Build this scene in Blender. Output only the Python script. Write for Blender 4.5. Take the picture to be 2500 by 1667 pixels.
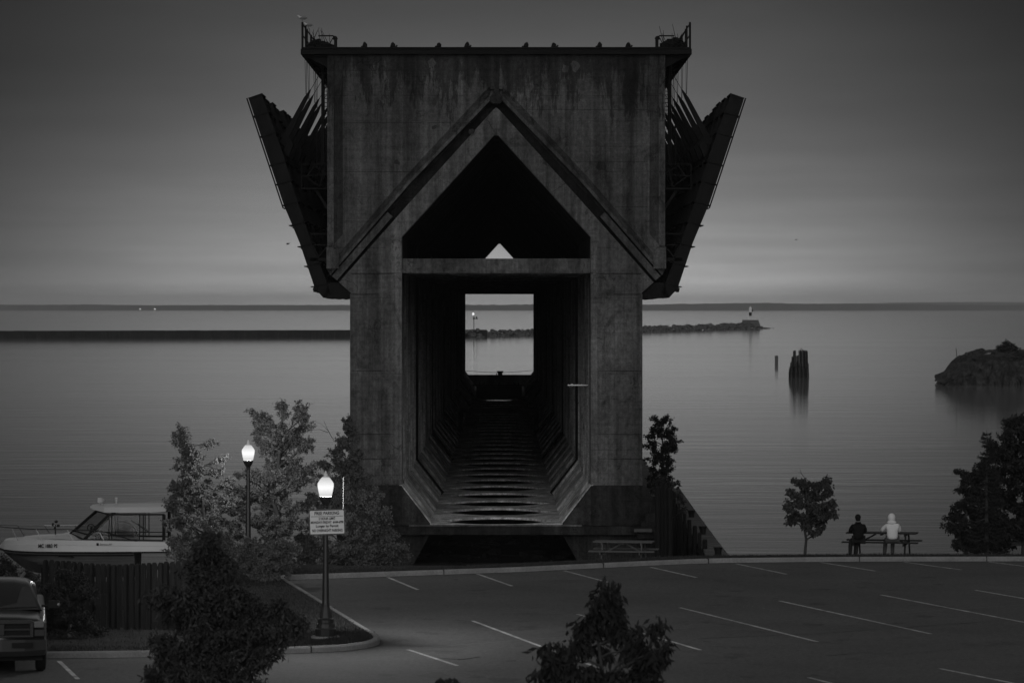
import bpy, bmesh, math, random
import numpy as np
from mathutils import Vector, Matrix
random.seed(7); RNG = np.random.default_rng(11)
PI = math.pi; R = math.radians
scn = bpy.context.scene
for o in list(bpy.data.objects): bpy.data.objects.remove(o)
COL = scn.collection

# ------------------------------------------------------------------ camera
F, VX, VY, HC = 8600.0, 1223.7, 748.0, 13.0      # focal length in photo pixels, vanishing point, eye height over water
cam = bpy.data.cameras.new("camera"); co = bpy.data.objects.new("camera", cam); COL.objects.link(co)
cam.sensor_width = 36; cam.lens = 36*F/2500
cam.shift_x = (1250-VX)/2500; cam.shift_y = -(833.5-VY)/2500
cam.clip_start = 1; cam.clip_end = 90000
co.location = (0, 0, HC); co.rotation_euler = (R(90), 0, 0)
cam.dof.use_dof = True; cam.dof.focus_distance = 165; cam.dof.aperture_fstop = 3.4
scn.camera = co

def P(px, py, Y): return Vector(((px-VX)*Y/F, Y, HC-(py-VY)*Y/F))
LOT = 4.8
def G(px, py, z=LOT):
    Y = (HC-z)*F/(py-VY); return Vector(((px-VX)*Y/F, Y, z))

# ------------------------------------------------------------------ world and sun
w = bpy.data.worlds.new("World"); scn.world = w; w.use_nodes = True
nt = w.node_tree; nt.nodes.clear()
def N(tree, t, **kw):
    n = tree.nodes.new(t)
    for k, v in kw.items():
        if k == 'op': n.operation = v
        else: setattr(n, k, v)
    return n
def M(tree, op, a, b=None, c=None, clamp=False):
    n = tree.nodes.new('ShaderNodeMath'); n.operation = op; n.use_clamp = clamp
    for i, x in enumerate((a, b, c)):
        if x is None: continue
        if hasattr(x, 'links'): tree.links.new(x, n.inputs[i])
        else: n.inputs[i].default_value = x
    return n.outputs[0]
SUN_EL, SUN_AZ = R(11), R(184)
tc = N(nt, 'ShaderNodeTexCoord'); sep = N(nt, 'ShaderNodeSeparateXYZ'); nt.links.new(tc.outputs['Generated'], sep.inputs[0])
x_, y_, z_ = sep.outputs
el = M(nt, 'MULTIPLY', M(nt, 'ARCSINE', z_), 180/PI)
elp = M(nt, 'MAXIMUM', el, 0.0)
az = M(nt, 'ABSOLUTE', M(nt, 'MULTIPLY', M(nt, 'ARCTAN2', x_, y_), 180/PI))
azf = M(nt, 'POWER', M(nt, 'DIVIDE', az, 6.9), 3.0)
azg = M(nt, 'EXPONENT', M(nt, 'MULTIPLY', azf, -1.0))
azm = M(nt, 'ADD', M(nt, 'MULTIPLY', azg, 0.90), 0.10)
# dusk glow close to the horizon, fading upward
glow = M(nt, 'EXPONENT', M(nt, 'MULTIPLY', elp, -0.52))
low = M(nt, 'ADD', M(nt, 'MULTIPLY', M(nt, 'MULTIPLY', glow, azm), 0.56), M(nt, 'ADD', M(nt, 'MULTIPLY', azm, 0.014), 0.010))
# soft cloud bands
mp = N(nt, 'ShaderNodeMapping'); mp.inputs['Scale'].default_value = (5, 5, 24); nt.links.new(tc.outputs['Generated'], mp.inputs[0])
nz = N(nt, 'ShaderNodeTexNoise'); nz.inputs['Scale'].default_value = 1.6; nz.inputs['Detail'].default_value = 4; nt.links.new(mp.outputs[0], nz.inputs[0])
cl = M(nt, 'ADD', M(nt, 'MULTIPLY', nz.outputs[0], 0.5), 0.75)
mp2 = N(nt, 'ShaderNodeMapping'); mp2.inputs['Scale'].default_value = (6, 6, 120); mp2.inputs['Rotation'].default_value = (R(1.5), R(2.0), 0); nt.links.new(tc.outputs['Generated'], mp2.inputs[0])
nz2 = N(nt, 'ShaderNodeTexNoise'); nz2.inputs['Scale'].default_value = 1.5; nz2.inputs['Detail'].default_value = 5; nz2.inputs['Roughness'].default_value = .6; nt.links.new(mp2.outputs[0], nz2.inputs[0])
bandm = M(nt, 'EXPONENT', M(nt, 'MULTIPLY', elp, -0.5))
cl = M(nt, 'MULTIPLY', cl, M(nt, 'ADD', 1.0, M(nt, 'MULTIPLY', bandm, M(nt, 'MULTIPLY', M(nt, 'SUBTRACT', nz2.outputs[0], .5), .85))))
low = M(nt, 'MULTIPLY', low, cl)
sky = N(nt, 'ShaderNodeTexSky'); sky.sky_type = 'NISHITA'; sky.sun_disc = False; sky.sun_elevation = SUN_EL; sky.sun_rotation = SUN_AZ
bw = N(nt, 'ShaderNodeRGBToBW'); nt.links.new(sky.outputs[0], bw.inputs[0])
up = M(nt, 'MINIMUM', M(nt, 'MULTIPLY', bw.outputs[0], 0.135), 0.53)
mr = N(nt, 'ShaderNodeMapRange'); mr.interpolation_type = 'SMOOTHSTEP'; nt.links.new(el, mr.inputs[0])
mr.inputs[1].default_value = 6; mr.inputs[2].default_value = 24
mx = M(nt, 'ADD', M(nt, 'MULTIPLY', low, M(nt, 'SUBTRACT', 1.0, mr.outputs[0])), M(nt, 'MULTIPLY', up, mr.outputs[0]))
bg = N(nt, 'ShaderNodeBackground'); nt.links.new(mx, bg.inputs[0]); bg.inputs[1].default_value = 1.0
wo = N(nt, 'ShaderNodeOutputWorld'); nt.links.new(bg.outputs[0], wo.inputs[0])
sl = bpy.data.lights.new("sun", 'SUN'); sl.energy = 0.58; sl.angle = R(30); so = bpy.data.objects.new("sun", sl); COL.objects.link(so)
so.rotation_euler = (R(90)-SUN_EL, 0, R(180)-SUN_AZ+R(0))
so.rotation_euler = Vector((math.sin(SUN_AZ)*math.cos(SUN_EL), math.cos(SUN_AZ)*math.cos(SUN_EL), math.sin(SUN_EL))).to_track_quat('Z', 'Y').to_euler()
scn.view_settings.view_transform = 'Standard'; scn.view_settings.look = 'None'
scn.view_settings.exposure = 0; scn.view_settings.gamma = 1

# ------------------------------------------------------------------ materials
def mat(name, v, rough=.8, var=.25, scale=2.0, bump=0.0, bscale=None, metal=0.0, spec=.08, stretch=(1, 1, 1), emit=0, detail=6, fleck=0.0):
    m = bpy.data.materials.new(name); m.use_nodes = True; t = m.node_tree
    b = t.nodes['Principled BSDF']
    b.inputs['Roughness'].default_value = rough; b.inputs['Metallic'].default_value = metal
    b.inputs['Specular IOR Level'].default_value = spec
    tc = t.nodes.new('ShaderNodeTexCoord'); mp = t.nodes.new('ShaderNodeMapping'); mp.inputs['Scale'].default_value = stretch
    t.links.new(tc.outputs['Object'], mp.inputs[0])
    n1 = t.nodes.new('ShaderNodeTexNoise'); n1.inputs['Scale'].default_value = scale; n1.inputs['Detail'].default_value = detail
    n1.inputs['Roughness'].default_value = .65
    t.links.new(mp.outputs[0], n1.inputs[0])
    f = M(t, 'ADD', M(t, 'MULTIPLY', n1.outputs[0], 2*var*v*1.6), v-var*v*1.6)
    if fleck:
        n3 = t.nodes.new('ShaderNodeTexNoise'); n3.inputs['Scale'].default_value = scale*14; n3.inputs['Detail'].default_value = 2
        t.links.new(mp.outputs[0], n3.inputs[0])
        f = M(t, 'MULTIPLY', f, M(t, 'ADD', M(t, 'MULTIPLY', n3.outputs[0], 2*fleck), 1-fleck))
    f = M(t, 'MAXIMUM', f, 0.003)
    t.links.new(f, b.inputs['Base Color'])
    if bump:
        n2 = t.nodes.new('ShaderNodeTexNoise'); n2.inputs['Scale'].default_value = bscale or scale*4; n2.inputs['Detail'].default_value = 5
        t.links.new(mp.outputs[0], n2.inputs[0])
        bp = t.nodes.new('ShaderNodeBump'); bp.inputs['Distance'].default_value = bump; t.links.new(n2.outputs[0], bp.inputs['Height'])
        t.links.new(bp.outputs[0], b.inputs['Normal'])
    if emit:
        b.inputs['Emission Color'].default_value = (1, 1, 1, 1); b.inputs['Emission Strength'].default_value = emit
    return m

def concrete(name, v, top=None, shade_z=None, boards=.0, streak=.5, tint=1.0):
    """weathered board-formed concrete: patches, run-off streaks, formwork lines, cracks, dark growth under the coping"""
    m = bpy.data.materials.new(name); m.use_nodes = True; t = m.node_tree; L = t.links
    b = t.nodes['Principled BSDF']; b.inputs['Roughness'].default_value = .9; b.inputs['Specular IOR Level'].default_value = .15
    tc = t.nodes.new('ShaderNodeTexCoord'); C = tc.outputs['Object']
    def noise(sc, stretch, det=5, rough=.6, dist=0):
        mp = t.nodes.new('ShaderNodeMapping'); mp.inputs['Scale'].default_value = stretch; L.new(C, mp.inputs[0])
        n = t.nodes.new('ShaderNodeTexNoise'); n.inputs['Scale'].default_value = sc; n.inputs['Detail'].default_value = det
        n.inputs['Roughness'].default_value = rough; n.inputs['Distortion'].default_value = dist; L.new(mp.outputs[0], n.inputs[0]); return n.outputs[0]
    def ramp(x, a, b_):
        r = t.nodes.new('ShaderNodeMapRange'); r.inputs[1].default_value = a; r.inputs[2].default_value = b_; L.new(x, r.inputs[0]); return r.outputs[0]
    patch = ramp(noise(.35, (1, 1, .7), 8, .62, .6), .3, .7)
    st = ramp(noise(1.3, (1, 1, .05), 6, .62), .36, .66)
    fine = ramp(noise(5, (1, 1, .8), 9, .85), .34, .66)
    blot = ramp(noise(1.1, (1, .8, .55), 9, .72, 1.0), .52, .66)
    bandn = ramp(noise(1.1, (1, 1, .012), 3, .55), .38, .6)
    grit = ramp(noise(16, (1, 1, 1), 3, .9), .35, .65)
    hor = ramp(noise(2.2, (.12, .12, 3.2), 4, .6), .35, .65)
    f = M(t, 'ADD', M(t, 'MULTIPLY', patch, .75), .50)
    vs_ = ramp(noise(6, (1, 1, .03), 4, .7), .35, .65)
    f = M(t, 'MULTIPLY', f, M(t, 'ADD', M(t, 'MULTIPLY', vs_, .4), .8))
    f = M(t, 'MULTIPLY', f, M(t, 'SUBTRACT', 1+streak*.55, M(t, 'MULTIPLY', st, streak*1.35)))
    f = M(t, 'MULTIPLY', f, M(t, 'ADD', M(t, 'MULTIPLY', fine, 1.0), .5))
    f = M(t, 'MULTIPLY', f, M(t, 'SUBTRACT', 1.04, M(t, 'MULTIPLY', blot, .5)))
    f = M(t, 'MULTIPLY', f, M(t, 'ADD', M(t, 'MULTIPLY', hor, .2), .9))
    f = M(t, 'MULTIPLY', f, M(t, 'ADD', M(t, 'MULTIPLY', bandn, .38), .78))
    f = M(t, 'MULTIPLY', f, M(t, 'ADD', M(t, 'MULTIPLY', grit, .36), .82))
    sp = t.nodes.new('ShaderNodeSeparateXYZ'); L.new(C, sp.inputs[0])
    # formwork joints
    fr = M(t, 'FRACT', M(t, 'ADD', M(t, 'MULTIPLY', sp.outputs[2], 1/1.22), M(t, 'MULTIPLY', noise(.5, (1, 1, 1), 1), .06)))
    ln = M(t, 'LESS_THAN', fr, .022)
    f = M(t, 'MULTIPLY', f, M(t, 'SUBTRACT', 1.0, M(t, 'MULTIPLY', M(t, 'MULTIPLY', ln, ramp(noise(.9, (1, 1, 1), 3), .45, .6)), .4)))
    if boards:
        fb = M(t, 'FRACT', M(t, 'MULTIPLY', sp.outputs[0], 1/.3)); lb = M(t, 'LESS_THAN', fb, .06)
        f = M(t, 'MULTIPLY', f, M(t, 'SUBTRACT', 1.0, M(t, 'MULTIPLY', lb, boards)))
    # spall cracks and pits
    vo = t.nodes.new('ShaderNodeTexVoronoi'); vo.feature = 'DISTANCE_TO_EDGE'; vo.inputs['Scale'].default_value = .42
    mpv = t.nodes.new('ShaderNodeMapping'); L.new(C, mpv.inputs[0]); 
    nd = t.nodes.new('ShaderNodeTexNoise'); nd.inputs['Scale'].default_value = 1.4; nd.inputs['Detail'].default_value = 6; L.new(C, nd.inputs[0])
    va = t.nodes.new('ShaderNodeVectorMath'); va.operation = 'MULTIPLY_ADD'; L.new(nd.outputs['Color'], va.inputs[0]); va.inputs[1].default_value = (1.6, 1.6, 1.6); L.new(C, va.inputs[2])
    L.new(va.outputs[0], vo.inputs['Vector'])
    cr = M(t, 'MULTIPLY', M(t, 'LESS_THAN', vo.outputs['Distance'], .012), ramp(noise(.6, (1, 1, 1), 2), .5, .6))
    f = M(t, 'MULTIPLY', f, M(t, 'SUBTRACT', 1.0, M(t, 'MULTIPLY', cr, .45)))
    pit = M(t, 'LESS_THAN', noise(3.2, (1, 1, 1.3), 2, .5), .245)
    f = M(t, 'MULTIPLY', f, M(t, 'SUBTRACT', 1.0, M(t, 'MULTIPLY', pit, .6)))
    # pale lime runs
    lime = M(t, 'MULTIPLY', ramp(noise(2.6, (1, 1, .09), 7, .7, .3), .63, .76), ramp(noise(.45, (1, 1, 1), 3), .48, .62))
    f = M(t, 'ADD', f, M(t, 'MULTIPLY', lime, 1.1))
    if shade_z is not None:  # shade of the upper tunnel painted in: colour darkens with height
        shade_mr = t.nodes.new('ShaderNodeMapRange'); shade_mr.interpolation_type = 'SMOOTHSTEP'
        L.new(M(t, 'ADD', sp.outputs[2], M(t, 'MULTIPLY', noise(.5, (1, 1, .2), 4), 4)), shade_mr.inputs[0]); shade_mr.inputs[1].default_value = shade_z-8; shade_mr.inputs[2].default_value = shade_z+2
        f = M(t, 'MULTIPLY', f, M(t, 'SUBTRACT', 1.0, M(t, 'MULTIPLY', shade_mr.outputs[0], .88)))
    if top is not None:   # black growth hanging down from the coping
        d = M(t, 'SUBTRACT', top, sp.outputs[2])
        ddn = M(t, 'MULTIPLY', M(t, 'MULTIPLY', ramp(noise(1.5, (1, 1, .16), 9, .8), .38, .62), ramp(noise(.33, (1, 1, .25), 5, .7), .34, .56)), 4.6)
        mk = t.nodes.new('ShaderNodeMapRange'); mk.interpolation_type = 'SMOOTHSTEP'
        L.new(M(t, 'SUBTRACT', ddn, d), mk.inputs[0]); mk.inputs[1].default_value = -.45; mk.inputs[2].default_value = .45
        f = M(t, 'MULTIPLY', f, M(t, 'SUBTRACT', 1.0, M(t, 'MULTIPLY', mk.outputs[0], .6)))
    f = M(t, 'MAXIMUM', M(t, 'MULTIPLY', f, v), .01)
    L.new(f, b.inputs['Base Color'])
    bp = t.nodes.new('ShaderNodeBump'); bp.inputs['Distance'].default_value = .05; bp.inputs['Strength'].default_value = .8
    L.new(M(t, 'SUBTRACT', M(t, 'ADD', fine, M(t, 'MULTIPLY', patch, .5)), M(t, 'ADD', M(t, 'MULTIPLY', ln, .6), M(t, 'MULTIPLY', pit, 1.5))), bp.inputs['Height'])
    L.new(bp.outputs[0], b.inputs['Normal'])
    return m

MAT = {}
TOPZ = HC-(134-VY)*170/F
MAT['wall'] = concrete('upper wall concrete', .102, top=TOPZ, streak=.55)
MAT['arch'] = concrete('leg concrete', .132, boards=.12, streak=.5)
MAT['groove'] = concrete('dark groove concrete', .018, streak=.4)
MAT['fill'] = concrete('fill concrete', .095, streak=.4)
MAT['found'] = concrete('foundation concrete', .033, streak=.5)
MAT['inner'] = concrete('tunnel concrete', .36, streak=.6, shade_z=HC+2.6)
MAT['stripe'] = concrete('dark stripe concrete', .050, streak=.5)
MAT['pale'] = concrete('pale rubbed concrete', .16, streak=.5)
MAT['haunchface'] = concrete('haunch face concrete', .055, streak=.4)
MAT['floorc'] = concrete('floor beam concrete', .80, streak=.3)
MAT['beam'] = concrete('strut concrete', .115, streak=.3)
MAT['steel'] = mat('rusty black steel', .010, .75, .4, 3, .01)
MAT['steel2'] = mat('rusty steel plate', .011, .7, .45, 1.6, .01, stretch=(1, 1, .4), fleck=.3)
MAT['timberdark'] = mat('wet dark timber', .014, .8, .5, 3, .02, stretch=(4, 4, .5), fleck=.3)
MAT['timber'] = mat('weathered timber', .10, .85, .4, 2.5, .01, stretch=(5, 5, 1), fleck=.3)
MAT['timbermid'] = mat('split grey pile', .045, .85, .5, 3, .02, stretch=(4, 4, .4), fleck=.4)
MAT['tablewood'] = mat('stained table wood', .022, .7, .4, 5, .004, stretch=(1, 6, 6))
MAT['greywood'] = mat('grey picnic wood', .09, .8, .35, 5, .004, stretch=(1, 6, 6))
MAT['fence'] = mat('old fence board', .013, .9, .6, 3.0, .008, stretch=(6, 2, .35), fleck=.4)
MAT['cap'] = mat('fouled timber coping', .012, .85, .4, 1.2, .02, stretch=(.3, 1, 6))
MAT['kerb'] = mat('kerb concrete', .20, .9, .3, 1.5, .01, fleck=.35)
MAT['paint'] = mat('worn white line paint', .30, .8, .85, 2.2, 0, fleck=.75)
MAT['tar'] = mat('tar seam', .035, .7, .3, 3, 0)
MAT['seam'] = mat('pale asphalt seam', .16, .9, .3, 4, 0)
MAT['grass'] = mat('grass', .032, .95, .5, 1.2, .05, bscale=30, fleck=.5)
MAT['blade'] = mat('grass blade', .042, .9, .4, 3)
MAT['leaf'] = mat('birch leaves', .095, .75, .55, 2.5, spec=.12)
MAT['leaf2'] = mat('maple leaves', .045, .7, .55, 3.5, spec=.12)
MAT['leafd'] = mat('dark leaves', .026, .8, .55, 3.0, spec=.08)
MAT['needle'] = mat('spruce needles', .022, .85, .5, 4, spec=.2)
MAT['bark'] = mat('bark', .05, .9, .4, 8, .01, stretch=(1, 1, .3))
MAT['rock'] = mat('breakwater rock', .10, .9, .6, .5, .15, fleck=.5)
MAT['rock2'] = mat('island rock', .045, .95, 1.1, .8, .9, bscale=1.0, fleck=.9)
MAT['wallc'] = concrete('breakwater concrete', .025, streak=.3)
MAT['whitepaint'] = mat('white paint', .75, .5, .08, 2)
MAT['gel'] = mat('white gelcoat', .34, .32, .10, 1.2, spec=.5, stretch=(.5, 1, 2))
MAT['geldark'] = mat('bottom paint', .09, .6, .2, 2)
MAT['black'] = mat('black rubber', .015, .6, .2, 4)
MAT['chrome'] = mat('stainless tube', .16, .25, .05, 3, metal=1)
MAT['post'] = mat('black lamp post paint', .018, .4, .2, 4, spec=.5)
MAT['sign'] = mat('white sign sheet', .72, .5, .06, 6)
MAT['signback'] = mat('aluminium edge', .2, .4, .05, 6)
MAT['ink'] = mat('black lettering', .01, .6, .1, 4)
MAT['truck'] = mat('dark truck paint', .010, .28, .08, 2, spec=.5)
MAT['trim'] = mat('truck bumper', .042, .45, .03, 3, metal=.3)
MAT['lamp'] = mat('headlight lens', .12, .2, .1, 20, spec=.6)
MAT['jacket'] = mat('black jacket cloth', .010, .9, .3, 12, .004)
MAT['hoodie'] = mat('white hoodie cloth', .6, .9, .08, 8, .01)
MAT['jeans'] = mat('dark jeans', .018, .9, .2, 12)
MAT['greytrousers'] = mat('grey trousers', .06, .9, .2, 12)
MAT['skin'] = mat('skin', .28, .6, .1, 10)
MAT['hair'] = mat('dark hair', .012, .7, .3, 30)
MAT['gull'] = mat('gull feathers', .45, .8, .2, 12)
MAT['gullgrey'] = mat('gull grey wing', .14, .8, .2, 12)
MAT['treefar'] = mat('distant woods', .10, 1, .3, .02)
MAT['debris'] = mat('scrap', .010, .95, .5, 4, .05)
def globe():
    m = bpy.data.materials.new('lit lamp globe'); m.use_nodes = True; t = m.node_tree; t.nodes.clear()
    e = t.nodes.new('ShaderNodeEmission'); tcg = t.nodes.new('ShaderNodeTexCoord'); sg_ = t.nodes.new('ShaderNodeSeparateXYZ'); t.links.new(tcg.outputs['Object'], sg_.inputs[0])
    dg = M(t, 'ABSOLUTE', M(t, 'SUBTRACT', sg_.outputs[2], 3.64)); t.links.new(M(t, 'SUBTRACT', 1.3, M(t, 'MULTIPLY', dg, 2.6)), e.inputs[1]); tr = t.nodes.new('ShaderNodeBsdfTransparent'); a = t.nodes.new('ShaderNodeMixShader')
    a.inputs[0].default_value = .55; t.links.new(tr.outputs[0], a.inputs[1]); t.links.new(e.outputs[0], a.inputs[2])
    o = t.nodes.new('ShaderNodeOutputMaterial'); t.links.new(a.outputs[0], o.inputs[0]); return m
MAT['glow'] = globe()
MAT['glowfar'] = mat('lit beacon lens', .8, .4, 0, 2, emit=.75)
def glass(name, tint, alpha):
    m = bpy.data.materials.new(name); m.use_nodes = True; t = m.node_tree; t.nodes.clear()
    g = t.nodes.new('ShaderNodeBsdfGlossy'); g.inputs['Roughness'].default_value = .05; g.inputs[0].default_value = (.16, .16, .16, 1)
    tr = t.nodes.new('ShaderNodeBsdfTransparent'); tr.inputs[0].default_value = (tint, tint, tint, 1)
    fr = t.nodes.new('ShaderNodeFresnel'); mxs = t.nodes.new('ShaderNodeMixShader')
    t.links.new(M(t, 'ADD', M(t, 'MULTIPLY', fr.outputs[0], .8), alpha), mxs.inputs[0]); t.links.new(tr.outputs[0], mxs.inputs[1]); t.links.new(g.outputs[0], mxs.inputs[2])
    o = t.nodes.new('ShaderNodeOutputMaterial'); t.links.new(mxs.outputs[0], o.inputs[0]); return m
MAT['glass'] = glass('tinted boat glass', .72, .04)
MAT['carglass'] = mat('dark windscreen', .03, .08, .3, 3, spec=.7)
# asphalt
def asphalt():
    m = mat('asphalt', .072, .92, .28, .22, .006, bscale=60, fleck=.0, spec=.12)
    t = m.node_tree; b = t.nodes['Principled BSDF']; src = b.inputs['Base Color'].links[0].from_socket
    tc = t.nodes.new('ShaderNodeTexCoord')
    n = t.nodes.new('ShaderNodeTexNoise'); n.inputs['Scale'].default_value = 9; n.inputs['Detail'].default_value = 7; n.inputs['Roughness'].default_value = .95; t.links.new(tc.outputs['Object'], n.inputs[0])
    n2 = t.nodes.new('ShaderNodeTexNoise'); n2.inputs['Scale'].default_value = .7; n2.inputs['Detail'].default_value = 7; n2.inputs['Roughness'].default_value = .7; t.links.new(tc.outputs['Object'], n2.inputs[0])
    f = M(t, 'MULTIPLY', src, M(t, 'ADD', M(t, 'MAXIMUM', M(t, 'MULTIPLY', M(t, 'SUBTRACT', n.outputs[0], .5), 3.2), -.6), 1.0))
    oil = t.nodes.new('ShaderNodeMapRange'); t.links.new(n2.outputs[0], oil.inputs[0]); oil.inputs[1].default_value = .58; oil.inputs[2].default_value = .72
    f = M(t, 'MULTIPLY', f, M(t, 'SUBTRACT', 1.0, M(t, 'MULTIPLY', oil.outputs[0], .45)))
    t.links.new(f, b.inputs['Base Color']); return m
MAT['asphalt'] = asphalt()
def water():
    m = bpy.data.materials.new('harbour water'); m.use_nodes = True; t = m.node_tree; L = t.links
    b = t.nodes['Principled BSDF']; b.inputs['Base Color'].default_value = (.18, .18, .18, 1)
    b.inputs['Roughness'].default_value = .06; b.inputs['IOR'].default_value = 1.33
    tc = t.nodes.new('ShaderNodeTexCoord')
    def nz(sc, st, d):
        mp = t.nodes.new('ShaderNodeMapping'); mp.inputs['Scale'].default_value = st; mp.inputs['Rotation'].default_value = (0, 0, R(4)); L.new(tc.outputs['Object'], mp.inputs[0])
        n = t.nodes.new('ShaderNodeTexNoise'); n.inputs['Scale'].default_value = sc; n.inputs['Detail'].default_value = d; L.new(mp.outputs[0], n.inputs[0]); return n.outputs[0]
    h = M(t, 'ADD', M(t, 'MULTIPLY', nz(1.0, (.3, .8, 1), 5), .026), M(t, 'MULTIPLY', nz(.3, (.22, .8, 1), 3), .060))
    pt = t.nodes.new('ShaderNodeMapRange'); L.new(nz(.012, (.35, 1.2, 1), 4), pt.inputs[0]); pt.inputs[1].default_value = .35; pt.inputs[2].default_value = .65; pt.inputs[3].default_value = .45; pt.inputs[4].default_value = 1.25
    h = M(t, 'MULTIPLY', h, pt.outputs[0])
    bp = t.nodes.new('ShaderNodeBump'); bp.inputs['Distance'].default_value = 1.0; bp.inputs['Strength'].default_value = .5; L.new(h, bp.inputs['Height'])
    L.new(bp.outputs[0], b.inputs['Normal']); return m
MAT['water'] = water()

# ------------------------------------------------------------------ mesh helpers
class MB:
    def __init__(s): s.v = []; s.f = []
    def add(s, vs, fs):
        n = len(s.v); s.v += [Vector(v) for v in vs]; s.f += [tuple(i+n for i in f) for f in fs]; return s
    def box(s, x0, x1, y0, y1, z0, z1, rot=None, piv=None):
        vs = [Vector((x, y, z)) for z in (z0, z1) for x, y in ((x0, y0), (x1, y0), (x1, y1), (x0, y1))]
        if rot is not None: vs = [rot @ (v-piv)+piv for v in vs]
        return s.add(vs, [(0, 3, 2, 1), (4, 5, 6, 7), (0, 1, 5, 4), (1, 2, 6, 5), (2, 3, 7, 6), (3, 0, 4, 7)])
    def prism(s, poly, y0, y1):      # poly: (x, z) list, extruded along Y
        n = len(poly); a = sum(poly[i][0]*poly[(i+1) % n][1]-poly[(i+1) % n][0]*poly[i][1] for i in range(n))
        if a < 0: poly = poly[::-1]
        vs = [(x, y0, z) for x, z in poly]+[(x, y1, z) for x, z in poly]
        fs = [tuple(range(n)), tuple(range(2*n-1, n-1, -1))]+[(i+n, (i+1) % n+n, (i+1) % n, i) for i in range(n)]
        return s.add(vs, fs)
    def prismz(s, poly, z0, z1):     # poly: (x, y) list, extruded up
        n = len(poly); a = sum(poly[i][0]*poly[(i+1) % n][1]-poly[(i+1) % n][0]*poly[i][1] for i in range(n))
        if a < 0: poly = poly[::-1]
        vs = [(x, y, z0) for x, y in poly]+[(x, y, z1) for x, y in poly]
        fs = [tuple(range(n-1, -1, -1)), tuple(range(n, 2*n))]+[(i, (i+1) % n, (i+1) % n+n, i+n) for i in range(n)]
        return s.add(vs, fs)
    def tube(s, pts, r, n=6, cap=True):
        pts = [Vector(p) for p in pts]; rs = r if isinstance(r, (list, tuple)) else [r]*len(pts)
        base = len(s.v); prev = None
        for i, p in enumerate(pts):
            d = (pts[min(i+1, len(pts)-1)]-pts[max(i-1, 0)]).normalized()
            u = d.orthogonal() if prev is None else (prev-d*prev.dot(d))
            if u.length < 1e-6: u = d.orthogonal()
            u.normalize(); prev = u; v_ = d.cross(u)
            for k in range(n):
                a = 2*PI*k/n; s.v.append(p+(u*math.cos(a)+v_*math.sin(a))*rs[i])
        for i in range(len(pts)-1):
            for k in range(n):
                k2 = (k+1) % n; a = base+i*n
                s.f.append((a+k, a+k2, a+n+k2, a+n+k))
        if cap:
            s.f.append(tuple(base+k for k in range(n-1, -1, -1))); e = base+(len(pts)-1)*n; s.f.append(tuple(e+k for k in range(n)))
        return s
    def lathe(s, prof, c=(0, 0, 0), n=16, flute=0):
        base = len(s.v); c = Vector(c)
        for r, z in prof:
            for k in range(n):
                a = 2*PI*k/n; rr = r*(1-flute*(k % 2)); s.v.append(c+Vector((rr*math.cos(a), rr*math.sin(a), z)))
        for i in range(len(prof)-1):
            for k in range(n):
                k2 = (k+1) % n; a = base+i*n; s.f.append((a+k, a+k2, a+n+k2, a+n+k))
        s.f.append(tuple(base+k for k in range(n-1, -1, -1))); e = base+(len(prof)-1)*n; s.f.append(tuple(e+k for k in range(n)))
        return s
    def ball(s, c, rx, ry, rz, n=10, m=7, jit=0, rnd=None):
        base = len(s.v); c = Vector(c); rnd = rnd or random
        s.v.append(c+Vector((0, 0, rz)))
        for i in range(1, m):
            th = PI*i/m
            for k in range(n):
                a = 2*PI*k/n; j = 1+rnd.uniform(-jit, jit)
                s.v.append(c+Vector((rx*math.sin(th)*math.cos(a)*j, ry*math.sin(th)*math.sin(a)*j, rz*math.cos(th)*j)))
        s.v.append(c+Vector((0, 0, -rz))); e = len(s.v)-1
        for k in range(n): s.f.append((base, base+1+k, base+1+(k+1) % n))
        for i in range(m-2):
            for k in range(n):
                a = base+1+i*n; k2 = (k+1) % n; s.f.append((a+k, a+n+k, a+n+k2, a+k2))
        a = base+1+(m-2)*n
        for k in range(n): s.f.append((e, a+(k+1) % n, a+k))
        return s
    def mir(s, cx):                  # append a mirror copy about x = cx
        n = len(s.v); s.v += [Vector((2*cx-v.x, v.y, v.z)) for v in s.v]; s.f += [tuple(i+n for i in f[::-1]) for f in s.f]; return s
    def build(s, name, m, parent=None, smooth=False, off=None, bevel=0):
        me = bpy.data.meshes.new(name)
        o_ = Vector(off) if off is not None else (parent.location if parent is not None and parent.get('_w') else Vector((0, 0, 0)))
        me.from_pydata([tuple(v-o_) for v in s.v], [], s.f); me.update()
        me.materials.append(MAT[m] if isinstance(m, str) else m)
        if smooth: me.polygons.foreach_set('use_smooth', [True]*len(me.polygons))
        o = bpy.data.objects.new(name, me); COL.objects.link(o)
        if parent is not None: o.parent = parent
        if bevel:
            b = o.modifiers.new('bevel', 'BEVEL'); b.width = bevel; b.segments = 2; b.limit_method = 'ANGLE'
        return o
WFLAG = []
def thing(name, label, cat, loc=(0, 0, 0), rz=0, group=None, world=True):
    o = bpy.data.objects.new(name, None); COL.objects.link(o); o.location = loc; o.rotation_euler = (0, 0, rz)
    o.empty_display_size = .2
    o['label'] = label; o['category'] = cat
    if group: o['group'] = group
    if world: o['_w'] = 1; WFLAG.append(o)     # children are authored in scene coordinates
    return o
def tag(o, label, cat, group=None):
    o['label'] = label; o['category'] = cat
    if group: o['group'] = group
    return o
def kind(o, k): o['kind'] = k; return o
def pair(mb, name, m, parent):      # the left piece and its mirror image as two parts
    a = mb.build(name, m, parent); b = MB(); b.v = [Vector((2*CX-v.x, v.y, v.z)) for v in mb.v]; b.f = [f[::-1] for f in mb.f]
    b.build(name, m, parent); return a
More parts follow.
